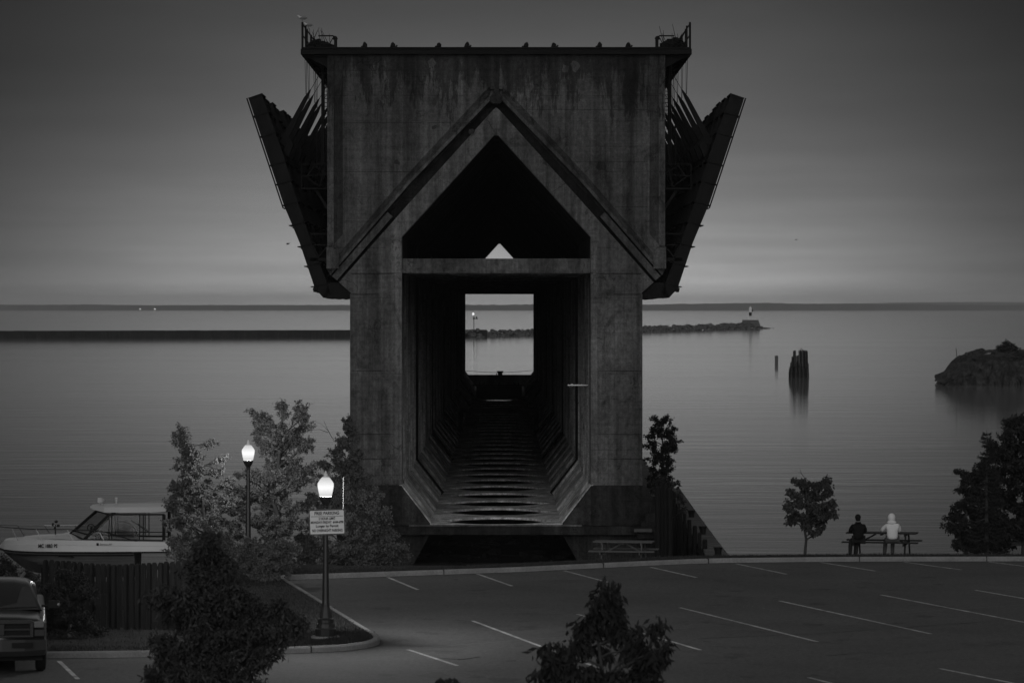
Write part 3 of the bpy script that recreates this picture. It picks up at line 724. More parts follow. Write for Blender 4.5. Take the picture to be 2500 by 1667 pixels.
fr_.tube([(CX-2.2, 400.1, 3.9), (CX-1.6, 400.1, 4.35)], .04).tube([(CX+2.2, 400.1, 3.9), (CX+1.6, 400.1, 4.35)], .04); fr_.build('barrier', 'steel', dock)
sh = MB().box(dx(1390), dx(1441), D+4, D+4.25, dz(946), dz(943)).tube([P(1391, 945, D+4.1), P(1396, 937, D+4.1), P(1398, 937, D+4.1)], .03).tube([P(1415, 936, D+4.1), P(1422, 938, D+4.1), P(1426, 945, D+4.1)], .03); sh.build('wall_shelf', 'chrome', dock)
# deck, brackets and rails on top
cp = MB().box(dx(735), dx(1688), D-.35, DE, dz(134), dz(121)); cp.box(dx(737), dx(1686), D-.42, D+.4, dz(120.9), dz(117)); cp.build('deck', 'cap', dock)
br = MB()
for k in range(75):
    Y0 = D+.2+3.85*k
    if Y0 > DE-1: break
    br.prism(Q([(738, 134.2), (802, 134.2), (802, 166), (790, 160), (756, 143), (738, 139)]), Y0, Y0+.3)
for px in (742, 760, 780): br.box(dx(px), dx(px+4), D+.1, DE, dz(141), dz(134.2))
br.mir(CX); br.build('deck_brackets', 'steel', dock)['kind'] = 'stuff'
for i, px in enumerate((891.5, 959.6, 1071.7, 1140, 1284, 1352.5, 1464, 1533.5)):
    r = MB(); X = dx(px); j = (i*.37) % .3-.12
    r.box(X-.07, X+.07, D+.2, DE, dz(116.9), dz(113)); r.tube([(X-.02, D-.1, dz(117)), (X+j*.1, D-.05, dz(110)), (X+j*.3, D+.1, dz(104.5+(i % 3)))], [.13, .12, .06], 6)
    if i % 2: r.tube([(X+.12, D, dz(117)), (X+.2, D, dz(111))], [.05, .04], 5)
    else: r.tube([(X-.14, D, dz(117)), (X-.16, D, dz(112.5))], [.05, .04], 5)
    r.build('rail', 'steel', dock)
for sgn in (1, -1):
    rl = MB(); X = dx(738); 
    for k in range(38):
        Y0 = D+.1+(3.85*k); hgt = 1.24 if k else 1.26
        if Y0 > D+145: break
        rl.box(X-.05, X+.05, Y0, Y0+.1, dz(121), dz(117)+hgt-.02)
        if k % 2 == 0 and k < 6: rl.box(X+.09, X+.17, Y0+.5, Y0+.6, dz(121), dz(117)+hgt-.15)
    for zz in (1.16, .62): rl.tube([(X, D+.15, dz(117)+zz), (X, D+146, dz(117)+zz)], .035, 5)
    if sgn < 0:
        for v in rl.v: v.x = 2*CX-v.x
        rl.f = [f[::-1] for f in rl.f]
    rl.build('railing', 'steel', dock)
# headframe posts beside the scrap
for sgn in (1, -1):
    hf = MB().box(dx(814), dx(821.5), D+.6, D+.8, dz(117), dz(88)).tube([(dx(818), D+.7, dz(90)), (dx(811), D+.7, dz(85.5)), (dx(775), D+.7, dz(85.5))], .035, 5)
    hf.tube([(dx(816), D+.7, dz(86)), (dx(815), D+.7, dz(91)), (dx(823), D+.7, dz(93))], [.1, .12, .02], 6).box(dx(805), dx(815), D+.65, D+.72, dz(113), dz(112))
    hf.tube([(dx(811), D+.7, dz(90)), (dx(802), D+.7, dz(108))], .025, 4)
    if sgn < 0:
        for v in hf.v: v.x = 2*CX-v.x
        hf.f = [f[::-1] for f in hf.f]
    hf.build('headframe', 'steel', dock)
# ladders, hoist posts and platforms on the flanks
def mirror(mb):
    for v in mb.v: v.x = 2*CX-v.x
    mb.f = [f[::-1] for f in mb.f]; return mb
for sgn in (1, -1):
    ld = MB().tube([(dx(785), D+2.2, dz(150)), (dx(785), D+2.2, dz(395))], .05, 5).tube([(dx(797), D+2.2, dz(150)), (dx(797), D+2.2, dz(395))], .04, 5)
    y = 188
    while y < 392: ld.tube([(dx(785), D+2.2, dz(y)), (dx(797), D+2.2, dz(y+.5))], .022, 4); y += 9.4
    ld.tube([(dx(792), D+2.2, dz(186)), (dx(785), D+2.2, dz(225))], .02, 4)
    ld.tube([(dx(781.5), D+2.6, dz(150)), (dx(781), D+2.6, dz(398))], .09, 5); ld.tube([(dx(768), D+2.6, dz(300)), (dx(767), D+2.6, dz(398))], .04, 5)
    if sgn < 0: mirror(ld)
    ld.build('ladder', 'steel', dock)
    pf = MB(); Y0 = D+1.0
    for a, b in (((736, 401), (736, 460)), ((799, 401), (736, 401)), ((736, 430), (799, 426)), ((750, 430), (768, 405)), ((768, 405), (799, 425)), ((745, 430), (780, 456)), ((780, 456), (792, 410))):
        pf.tube([P(a[0], a[1], Y0), P(b[0], b[1], Y0)], .035, 4)
    pf.box(dx(733), dx(799), D+.6, D+1.4, dz(461), dz(458)); pf.tube([(dx(768), Y0, dz(461)), (dx(798), Y0, dz(508))], .09, 4)
    if sgn < 0: mirror(pf)
    pf.build('platform', 'steel2', dock)
    pg = MB()
    for a, b in (((758, 598), (799, 598)), ((760, 571), (799, 571)), ((758, 590), (757, 638)), ((765, 600), (778, 627)), ((778, 627), (797, 605))):
        pg.tube([P(a[0], a[1], D+.8), P(b[0], b[1], D+.8)], .05, 4)
    pg.box(dx(756), dx(798), D+.6, D+1.2, dz(637), dz(629))
    if sgn < 0: mirror(pg)
    pg.build('lower_platform', 'steel2', dock)
# chutes
def chute(sgn):
    poly = [(605, 240), (637, 229), (691, 380), (716, 465), (759, 591), (808, 719), (788, 727), (767, 704), (730, 593), (694, 507), (653, 380)]
    mb = MB()
    sidep = Q(poly)
    for y0 in (0, 2.45): mb.prism(sidep, y0, y0+.06)
    # trough back plate
    back = Q([(605, 240), (610, 238), (657, 378), (698, 506), (734, 592), (771, 703), (791, 725), (788, 727), (767, 704), (730, 593), (694, 507), (653, 380)])
    mb.prism(back, .06, 2.45)
    mb.prism(Q([(788, 727), (800, 690), (826, 690), (857, 716), (857, 729), (843, 727), (835, 729.5), (826, 727), (817, 729), (808, 726.5), (799, 728.5)]), 0, 2.5)
    rest = []
    st = MB()
    outer = [(y, None) for y in (283, 333, 403, 450, 501, 550, 602, 650, 700)]
    def ox(y):
        pts = [(605, 240), (653, 380), (694, 507), (730, 593), (767, 704), (788, 727)]
        for a, b in zip(pts, pts[1:]):
            if a[1] <= y <= b[1]: return a[0]+(b[0]-a[0])*(y-a[1])/(b[1]-a[1])
    for y, _ in outer:
        x = ox(y); st.prism(Q([(x-(4 if y < 505 else 8), y+1.2), (x+36, y-9), (x+36, y-11), (x-1, y-1.8), (x-(4 if y < 505 else 9), y-1)]), -.08, 2.55)
    st.prism(Q([(606, 241), (640, 229.5), (638, 226), (603, 238)]), -.05, 2.52)
    st.tube([(dx(600), .1, dz(238)), (dx(689), .1, dz(507)), (dx(694), .1, dz(509))], .045, 4); st.tube([(dx(600), 2.3, dz(238)), (dx(689), 2.3, dz(507))], .045, 4)
    st.prism(Q([(762, 704), (768, 700), (776, 704), (764, 713)]), -.1, 2.6)
    arm = MB().prism(Q([(676, 345), (692, 350), (747, 235), (755, 212), (750, 217), (737, 234)]), 1.0, 1.3)
    arm.prism(Q([(688, 365), (700, 380), (712, 350), (700, 330)]), .9, 1.4)
    cb = MB().tube([(dx(755), 1.15, dz(212)), (dx(790), 1.15, dz(152))], .017, 4).tube([(dx(741.5), .3, dz(134)), (dx(742.5), .9, dz(226))], .013, 3).tube([(dx(741.5), 1.9, dz(134)), (dx(742.5), 1.4, dz(226))], .013, 3)
    return mb, st, arm, cb
for sgn in (1, -1):
    parts = chute(sgn); c = None
    for mb, nm, mt in zip(parts, ('chute', 'stiffeners', 'hoist_arm', 'hoist_cable'), ('steel2', 'steel', 'steel', 'steel')):
        if sgn < 0: mirror(mb)
        for v in mb.v: v.x -= CX
        o = mb.build(nm, mt); 
        if c is None: c = o; c.parent = dock; c.location = (0, .6, 0)
        else: o.parent = c
    kids = kidmap()
    for k in range(1, 27):
        d = copy_tree(c, dock, kids); d.location = (0, .6+3.85*k, 0); 
        d.rotation_euler = (0, R(random.Random(k+99*sgn).uniform(-.25, .25)), 0)

# scrap on the deck corners
def scrap(x0, x1, topy, sgn, label, seed):
    rr = random.Random(seed); t = thing('scrap_heap', label, 'scrap', (dx((x0+x1)/2), D+1.5, dz(117)), group='scrap heaps on the dock deck')
    h = MB()
    for k in range(42):
        f = rr.random(); x = x0+(x1-x0)*f; env = (topy(f)); r = rr.uniform(.12, .34)
        yy = 117-(117-env)*rr.random()**.7
        h.ball((dx(x), D+rr.uniform(.4, 2.6), max(dz(yy)-r*.4, dz(117)+.02)), r*rr.uniform(.7, 1.6), r, r*.7, 7, 5, .25, rr)
    h.build('heap', 'debris', t)
    st = MB()
    for k in range(9):
        f = rr.random(); x = x0+(x1-x0)*f; l = rr.uniform(.45, 1.0); a = rr.uniform(-.5, .6)
        st.tube([(dx(x), D+1.2, dz(105)), (dx(x)+l*a, D+1.2+rr.uniform(-.2, .2), dz(105)+l)], [.025, .012], 4)
    st.build('loose_bars', 'steel', t); return t
scrap(756, 803, lambda f: 92+abs(f-.35)*22, 1, 'dark heap of scrap with bars sticking up on the left end of the dock deck', 3)
scrap(1622, 1668, lambda f: 90+abs(f-.6)*24, -1, 'dark rounded heap of scrap on the right end of the dock deck', 6)

# gulls
def gull(name, label, loc, s, face, group, fly=False):
    t = thing(name, label, 'bird', loc, 0, group, world=False); c = face
    bd = MB()
    prof = [(-.20*c, .135, .012), (-.12*c, .15, .035), (0, .165, .062), (.09*c, .195, .055), (.14*c, .235, .034), (.165*c, .27, .034), (.20*c, .272, .022), (.235*c, .262, .006)]
    bd.tube([(x, 0, z) for x, z, r in prof], [r for x, z, r in prof], 8)
    for v in bd.v: v *= s
    bd.build('body', 'gull', t, True)
    if fly:
        wg = MB().add([(.05, 0, .18), (-.08, 0, .18), (-.16, .35, .28), (-.12, .72, .22), (.02, .35, .30)], [(0, 1, 2, 3, 4)]).add([(.05, 0, .17), (-.08, 0, .17), (-.16, -.35, .27), (-.12, -.72, .21), (.02, -.35, .29)], [(4, 3, 2, 1, 0)])
        for v in wg.v: v *= s
        wg.build('wing', 'gullgrey', t)
    else:
        for yy in (1, -1):
            wg = MB().ball((-.04*c, .045*yy, .175), .16, .022, .05, 8, 6)
            for v in wg.v: v *= s
            wg.build('wing', 'gullgrey', t, True)
            lg = MB().tube([(0, .02*yy, .12), (.005, .02*yy, 0)], .007, 4)
            for v in lg.v: v *= s
            lg.build('leg', 'black', t)
    return t
gull('gull', 'gull perched on the tallest railing post at the left end of the dock', P(738, 55.0, D+.15), 1.15, -1, 'gulls')
gull('gull', 'gull perched just right of and below the other on the left deck railing', P(752.5, 71.5, D+4), 1.1, -1, 'gulls')
gull('gull', 'pale gull standing on a timber pile right of the dock', P(1642, 1203, 168), 1.25, 1, 'gulls')
gull('flying_gull', 'small gull flying left of the dock over the far shore', P(703, 600, 210), .6, 1, 'flying gulls', True)
gull('flying_gull', 'tiny gull flying in the sky to the right of the dock', P(1944, 588, 300), .5, 1, 'flying gulls', True)
gull('gull', 'small gull sitting on top of the jagged pile cluster in the water', P(1957, 854, 642), 1.3, 1, 'gulls')
gull('gull', 'left one of the two white gulls on the crest of the rocky islet', P(2409, 868, 582), 1.6, 1, 'gulls')
gull('gull', 'right one of the two white gulls on the crest of the rocky islet', P(2414, 868, 582), 1.6, 1, 'gulls')

# ------------------------------------------------------------------ timber works right of the dock
random.seed(21)
pile_label = ['tall thick dark timber pile next to the dock foundation, number one from the dock']
tall = [(1605, 1186), (1615, 1178), (1625, 1181), (1635, 1190)]
words = ['nearest the dock wall', 'second from the dock wall', 'third from the dock wall', 'outermost of the tall ones']
for (px, py), wd in zip(tall, words):
    Y0 = 166+random.uniform(-.6, .6); p = P(px, py, Y0); r = .125
    o = MB().tube([(p.x, Y0, -1.5), (p.x+.02, Y0, p.z*.5), (p.x, Y0, p.z-.08), (p.x+.02, Y0+.02, p.z)], [r*1.05, r, r*.96, r*.7], 9).build('timber_pile', 'timberdark')
    tag(o, 'tall dark timber pile beside the dock, '+wd, 'pile', 'timber piles beside the dock'); center(o, (p.x, Y0, 0))
short = [(1645, 1216, 180), (1655, 1228, 179), (1662, 1243, 178), (1672, 1252, 176), (1684, 1268, 174), (1697, 1283, 171), (1709, 1300, 169), (1720, 1316, 167)]
od = ['first', 'second', 'third', 'fourth', 'fifth', 'sixth', 'seventh', 'last and lowest']
for (px, py, Y0), wd in zip(short, od):
    p = P(px, py, Y0); r = .105+random.uniform(-.015, .02); ln_ = random.uniform(-.06, .06)
    o = MB().tube([(p.x-ln_, Y0, -1.5), (p.x, Y0, p.z*.5), (p.x+ln_*.5, Y0, p.z-.06), (p.x+ln_*.5, Y0, p.z)], [r*1.1, r, r*.96, r*.7], 9).build('timber_pile', 'timberdark')
    tag(o, f'{wd} short timber pile in the row sloping down beside the plank walkway', 'pile', 'timber piles beside the dock'); center(o, (p.x, Y0, 0))
wkw = thing('plank_walkway', 'narrow timber walkway on the water leading back along the right side of the dock', 'walkway', P(1750, 1359, 161))
def wline(t): # centre line
    a = Vector((9.95, 157, 1.5)); b_ = Vector((10.2, 185, 1.5)); c_ = Vector((10.9, 232, 1.5))
    return (a*(1-t)*(1-t)+b_*2*t*(1-t)+c_*t*t)
wp = MB(); n = 64
for i in range(n):
    p = wline(i/n); p2 = wline((i+1)/n); g = .12
    if random.random() < .06: continue
    q = p.lerp(p2, 1-g*.8); w0 = .5+random.uniform(-.05, .04); z = random.uniform(-.02, .02)
    wp.add([(p.x-w0, p.y, 1.5+z), (p.x+w0, p.y, 1.5+z), (q.x+w0, q.y, 1.5+z), (q.x-w0, q.y, 1.5+z), (p.x-w0, p.y, 1.38+z), (p.x+w0, p.y, 1.38+z), (q.x+w0, q.y, 1.38+z), (q.x-w0, q.y, 1.38+z)],
           [(0, 1, 2, 3), (7, 6, 5, 4), (4, 5, 1, 0), (5, 6, 2, 1), (6, 7, 3, 2), (7, 4, 0, 3)])
wp.build('planks', 'timber', wkw)['kind'] = 'stuff'
ws = MB()
for sd in (-.52, .52): ws.tube([wline(i/12)+Vector((sd, 0, -.22)) for i in range(13)], .13, 6)
for i in range(0, 13): 
    p = wline(i/12); ws.box(p.x-.6, p.x+.6, p.y-.1, p.y+.1, .95, 1.16); ws.tube([(p.x+.45, p.y, -1), (p.x+.45, p.y, 1.1)], .12, 6); ws.tube([(p.x-.45, p.y, -1), (p.x-.45, p.y, 1.1)], .12, 6)
ws.build('understructure', 'timberdark', wkw)
for (px, py, hh), wd in zip(((1753, 1357, 22), (1716, 1304, 20), (1688, 1262, 17)), ('nearest', 'middle', 'farthest')):
    Y0 = 11.5*F/(py-VY); p = P(px, py, Y0); h = hh*Y0/F
    o = MB().lathe([(.15, 0), (.16, h*.5), (.2, h*.9), (.22, h), (.12, h+.01)], (0, 0, 0), 10).build('mooring_bollard', 'black'); o.location = (p.x, Y0, 1.5)
    tag(o, f'{wd} black mooring bollard on the plank walkway', 'bollard', 'bollards on the plank walkway')
crib = thing('timber_crib', 'low dark timber crib filled with planks against the right side of the dock', 'crib', (8.2, 195, 0))
cb = MB().box(7.4, 9.6, 195, 300, -1, 2.5)
cb.build('crib_wall', 'timberdark', crib)
cp_ = MB()
for i in range(36):
    Y0 = 195.1+i*1.3; cp_.box(7.1+random.uniform(-.2, .2), 9.5+random.uniform(-.3, .3), Y0, Y0+1.05, 2.5, 2.62+random.uniform(0, .06))
cp_.build('planks', 'timber', crib)
# concrete steps between foundation and piles
stp = MB()
for k in range(4): stp.box(dx(1552+k*11), dx(1603), D-1.4+k*.35, D-.1, dz(1310), dz(1290-k*19))
tag(center(stp.build('landing_steps', 'found'), (dx(1580), D-.7, 0)), 'dark concrete landing steps at the right foot of the dock', 'steps')
pb = MB().box(dx(1545), dx(1588), D-1.9, D-1.5, dz(1292), dz(1285))
tag(center(pb.build('loose_timber', 'greywood'), (dx(1566), D-1.7, dz(1292))), 'pale loose timber lying at the right foot of the dock', 'timber')

# ------------------------------------------------------------------ harbour things
random.seed(31)
bw_ = MB().add([(P(-500, 828, 1)).to_tuple()], [])
a0 = Vector((-280, 1400)); a1 = Vector((-6, 1500))
wb = MB(); nn = 60; top0 = 3.1
for i in range(nn):
    p = a0.lerp(a1, i/nn); q = a0.lerp(a1, (i+.985)/nn); tz = top0+random.uniform(-.03, .03)
    wb.add([(p.x, p.y, -1), (q.x, q.y, -1), (q.x, q.y+4, -1), (p.x, p.y+4, -1), (p.x, p.y, tz), (q.x, q.y, tz), (q.x, q.y+4, tz), (p.x, p.y+4, tz)],
           [(4, 5, 6, 7), (0, 1, 5, 4), (1, 2, 6, 5), (2, 3, 7, 6), (3, 0, 4, 7)])
tag(center(wb.build('breakwater_wall', 'wallc'), (-140, 1450, 0)), 'long low dark concrete breakwater crossing the harbour left of the dock', 'breakwater')
rk = MB(); r0, r1 = Vector((-16, 1490)), Vector((157, 2090))
for i in range(2300):
    t = random.random(); p = r0.lerp(r1, t); env = (1.0 if t < .93 else (1-t)/.07); lat = random.uniform(-1, 1)
    hgt = (2.6 + 1.0*math.sin(t*9)*.3+(.9 if t > .3 else 0))*max(env, .15); z = hgt*(1-abs(lat))*random.uniform(.7, 1.05)
    sz = random.uniform(.35, 1.05)*(.6+.4*env); dn = Vector((.96, -.277))
    q = p+dn*lat*5.5
    rk.ball((q.x, q.y, z-.2), sz*random.uniform(.8, 1.5), sz, sz*.6, 6, 4, .28)
for px, py, r in ((1166, 806, 1.0), (1154, 808, .9), (1172, 819, 1.1), (1157, 816, .9)):
    Y0 = 1495; p = P(px, py, Y0); rk.ball(p, r, r, r*.9, 7, 5, .15)
rkt = thing('rubble_breakwater', 'low breakwater of grey boulders running out to the small light tower', 'breakwater', (70, 1790, 0)); rk.build('boulders', 'rock', rkt)['kind'] = 'stuff'
# beacon post
bt = thing('beacon_post', 'slim beacon post with triangular marks and a lit lamp, seen through the tunnel', 'beacon', P(1157, 806, 1490))
bs = P(1157, 806, 1490); k_ = 1490/F
MB().tube([bs+Vector((0, 0, -1)), bs+Vector((0, 0, 38*k_))], .16, 6).build('pole', 'steel', bt)
for ddx in (0, 6.5):
    c = bs+Vector((ddx*k_, -.3, 30*k_)); MB().prism([(c.x-3.3*k_, c.z-3*k_), (c.x+3.3*k_, c.z-3*k_), (c.x, c.z+4.5*k_)], c.y-.05, c.y+.05).build('day_mark', 'steel', bt)
MB().lathe([(.42, 0), (.48, .4), (.4, .9), (.1, 1.1)], bs+Vector((-.3, 0, 36.5*k_)), 8).build('lamp', 'glowfar', bt)
# light tower
T0 = 2055; kt = T0/F; lt = thing('light_tower', 'small white and dark harbour light tower on a concrete block at the breakwater tip', 'light tower', P(1832, 794, T0))
p0 = P(1832, 797, T0)
blk = MB().prism([((x-VX)*kt, HC-(y-VY)*kt) for x, y in ((1810, 797), (1856, 797), (1850.5, 781), (1814, 781))], T0-4, T0+4); blk.build('concrete_block', MAT['rock'], lt)
c0 = P(1832, 781, T0)
MB().lathe([(3.6*kt, 10*kt), (3.6*kt, 18.5*kt)], c0, 12).build('dark_tank', 'black', lt)
MB().lathe([(3.9*kt, 18.6*kt), (3.9*kt, 28.5*kt), (2.5*kt, 30.5*kt), (1.3*kt, 31*kt), (1.3*kt, 33*kt), (.2*kt, 33.5*kt)], c0, 12).build('white_top', 'whitepaint', lt)
lg = MB()
for a in (-1, 1):
    for b2 in (-1, 1): lg.tube([c0+Vector((a*3.0*kt, b2*3*kt, -.1)), c0+Vector((a*2.7*kt, b2*2.7*kt, 10.2*kt))], .14, 4)
lg.tube([c0, c0+Vector((0, 0, 10*kt))], .3, 6); lg.build('legs', 'whitepaint', lt)
MB().prism([(c0.x+4*kt, c0.z+29*kt), (c0.x+7.5*kt, c0.z+20.5*kt), (c0.x+4*kt, c0.z+20.5*kt)], c0.y-.2, c0.y+.2).build('fin', 'steel', lt)
# pile cluster and lone pile
pc = thing('pile_cluster', 'jagged cluster of old dark piles standing in open water', 'piles', P(1949, 922, 642)); kp = 642/F
random.seed(8)
cols = [(1929, 898), (1931, 884), (1934, 870), (1938, 856), (1941, 855), (1944.5, 868), (1948, 867), (1951, 854.5), (1955, 854), (1959, 853), (1963, 854), (1967, 854.5), (1970, 856)]
for j, (px, py) in enumerate(cols):
    p = P(px, py, 642+random.uniform(-.2, .9)); b_ = (px-1949)*kp*.08; rad = random.uniform(.13, .19)
    MB().tube([(p.x+b_*.6, p.y, -1), (p.x+b_*.4+random.uniform(-.05, .05), p.y, p.z*.5), (p.x, p.y, p.z-.3), (p.x, p.y, p.z)], [rad*1.25, rad*1.1, rad, rad*.6], 7).build('pile', ('timber', 'timberdark', 'timbermid')[(j*7+j//3) % 3], pc)
for j in range(10):
    x0 = 1927.5+j*4.9+random.uniform(-1, 1)
    MB().tube([P(x0, 925, 641.2), P(x0+random.uniform(-1, 1), 900, 641.3), P(x0+random.uniform(-1, 1), random.uniform(880, 905), 641.4)], [.22, .19, .13], 7).build('pile', ('timberdark', 'timbermid')[j % 2], pc)
MB().tube([P(1926, 897, 641.0), P(1948, 894, 640.9), P(1973, 898, 641.0)], .07, 5).build('binding', 'timberdark', pc)
kl = 790/F
tag(center(MB().box((1892-VX)*kl, (1899.5-VX)*kl, 789.6, 790.4, -1, HC-(868-VY)*kl).build('lone_pile', 'timber'), ((1895.7-VX)*kl, 790, 0)), 'single short square pile standing in the water left of the jagged cluster', 'pile')
# rocky islet
isl = MB(); ki = 582/F; nxp, nyp = 110, 44
prof_i = [(2284, 921), (2292, 917), (2300, 913), (2312, 905), (2325, 888), (2338, 876), (2352, 868), (2375, 861), (2400, 857), (2430, 856), (2470, 857), (2500, 858), (2540, 862), (2600, 880), (2660, 905), (2700, 930)]
def ih(px):
    for a, b_ in zip(prof_i, prof_i[1:]):
        if a[0] <= px <= b_[0]: return a[1]+(b_[1]-a[1])*(px-a[0])/(b_[0]-a[0])
from mathutils import noise as mn
for j in range(nyp+1):
    v = j/nyp
    Y0r = 580+v*26
    for i in range(nxp+1):
        px = 2286+(2700-2286)*i/nxp; X = (px-VX)*Y0r/F; top = HC-(ih(px)-VY)*Y0r/F*.98
        fr0 = min(1, v*2.1); sh = (1-(1-fr0)**2.6)**.62 if v < .72 else max(0, 1-((v-.72)/.28)**1.5)
        Y0 = 580+v*26
        rg = mn.ridged_multi_fractal(Vector((X*.22, Y0*.22, top*.1)), 1, 2.2, 5, 1, 2, noise_basis='PERLIN_ORIGINAL')-1.0
        cz = mn.cell(Vector((X*.55, Y0*.4+v*6, 2)))-.5; c2 = mn.cell(Vector((X*1.3, v*22, 5)))-.5
        z = -1.0+(top+1.0)*sh+(.38*rg+.45*cz+.2*c2)*min(1, sh*2)*(.3+.7*min(1, v*3+.2))
        push = (1.3*(mn.ridged_multi_fractal(Vector((X*.5, v*4, 7)), 1, 2.1, 4, 1, 2, noise_basis='PERLIN_ORIGINAL')-1.0)+.8*mn.noise(Vector((X*.4, v*7, 1)))+.7*cz+.35*c2)*(1 if v < .7 else .3)
        isl.v.append(Vector((X+.25*c2, Y0+push, min(z, top+.35))))
for j in range(nyp):
    for i in range(nxp):
        a = j*(nxp+1)+i; isl.f.append((a, a+1, a+nxp+2, a+nxp+1))
o = isl.build('rocky_islet', 'rock2'); tag(center(o, ((2450-VX)*ki, 590, 0)), 'dark bare rocky islet rising from the water at the right edge', 'islet')
tag(center(MB().tube([P(2336, 873, 590), P(2334, 850, 590)], .06, 5).build('bare_pole', 'bark'), P(2336, 873, 590)), 'thin leaning pole standing on the left slope of the rocky islet', 'pole')
leafy_tree('wind_bent_pine', 'small wind bent pine on the crest of the rocky islet', 'tree', P(2458, 862, 586), 586, [(2458, 850, 18, 5), (2440, 849, 10, 3), (2456, 840, 9, 5), (2470, 843, 9, 4), (2480, 852, 10, 4), (2446, 854, 12, 4)], .35, 1500, .15, 'leafd', 0, seed=4, depth=.6, twig=.04)
leafy_tree('scrub', 'low dark scrub on the islet right of its small pine', 'shrub', P(2500, 875, 584), 584, [(2500, 866, 22, 9), (2520, 862, 20, 8), (2485, 880, 16, 12), (2370, 862, 5, 3), (2395, 858, 4, 3), (2420, 860, 6, 3), (2478, 900, 14, 16), (2500, 905, 18, 18), (2352, 872, 4, 3)], .35, 1500, .12, 'leafd', 0, seed=5, depth=.6, twig=.04)

# ------------------------------------------------------------------ lamps and sign
def lamp(loc, label, power, h=4.05):
    t = thing('street_lamp', label, 'street lamp', loc, 0, 'lit acorn street lamps', world=False)
    MB().lathe([(.36, -.12), (.36, .0), (.34, .03)], n=24).build('footing', 'kerb', t)
    MB().lathe([(.26, .03), (.265, .2), (.235, .23), (.22, .33), (.2, .34), (.2, .37), (.195, .42), (.2, .44), (.16, .47), (.13, .62), (.10, .74), (.095, .80)], n=16).build('base', 'post', t)
    MB().lathe([(.092, .78), (.088, .85), (.085, .9), (.06, 2.6), (.055, 3.15), (.075, 3.17), (.06, 3.2)], n=20, flute=.06).build('shaft', 'post', t)
    MB().lathe([(.055, 3.18), (.08, 3.24), (.12, 3.30), (.145, 3.36), (.15, 3.42)], n=16).build('capital', 'post', t)
    MB().lathe([(.13, 3.42), (.15, 3.44), (.175, 3.55), (.197, 3.68), (.195, 3.74), (.165, 3.79), (.13, 3.84), (.09, 3.89)], n=20).build('globe', 'glow', t, True)
    li = bpy.data.lights.new('lamp_bulb', 'POINT'); li.energy = power; li.shadow_soft_size = .07; lo = bpy.data.objects.new('lamp_bulb', li); COL.objects.link(lo); lo.parent = t; lo.location = (0, 0, 3.64)
    MB().lathe([(.085, 3.89), (.05, 3.92), (.045, 3.95), (.05, 3.965), (.025, 3.99), (.03, 4.01), (.005, h)], n=12).build('finial', MAT['whitepaint'], t)
    return t
L1 = G(795, 1554, KZ); L2 = G(606, 1395, 4.85)
l1 = lamp(L1, 'nearer lit street lamp with acorn globe, carrying the parking sign', 2300)
lamp(L2, 'farther lit street lamp with acorn globe rising among the trees', 620)
ks = 86.3/F
sg = thing('parking_sign', 'white free parking notice board fixed to the nearer lamp post', 'sign', P(798.5, 1274, L1.y-.12), R(-2.0), world=False)
def rrect(w_, h_, r, n=5):
    out = []
    for cx_, cz_, a0 in ((w_/2-r, h_/2-r, 0), (-w_/2+r, h_/2-r, 90), (-w_/2+r, -h_/2+r, 180), (w_/2-r, -h_/2+r, 270)):
        for k in range(n+1): a = R(a0+90*k/n); out.append((cx_+r*math.cos(a), cz_+r*math.sin(a)))
    return out
SW, SH = .885, .625
MB().prism(rrect(SW, SH, .04), 0, .006).build('panel', 'signback', sg)
MB().prism(rrect(SW-.02, SH-.02, .035), -.003, .0).build('border', 'ink', sg)
MB().prism(rrect(SW-.055, SH-.055, .025), -.006, -.003).build('face', 'sign', sg)
MB().box(-.39, .39, -.009, -.006, .137, .147).build('rule', 'ink', sg)
for body, z, sz, wd in (('FREE PARKING', .215, .11, .60), ('2 HOUR LIMIT', .085, .082, .41), ('MONDAY-FRIDAY  6AM-6PM', -.005, .082, .79), ('Longer by Permit', -.095, .085, .55), ('NO OVERNIGHT PARKING', -.205, .088, .74)):
    textmesh(body, sz, 'lettering', 'ink', sg, (0, -.0065, z), bold=.003, width=wd)
MB().box(-.06, .06, .006, .10, .1, .14).box(-.06, .06, .006, .10, -.14, -.1).build('bracket', 'post', sg)
sg.rotation_euler = (0, R(-1.6), 0)
tag(center(MB().tube([P(838, 1243, 87.2), P(838, 1165, 87.2)], .006, 5).build('thin_rod', 'greywood'), P(838, 1243, 87.2)), 'thin pale rod standing up behind the right corner of the parking sign', 'rod')

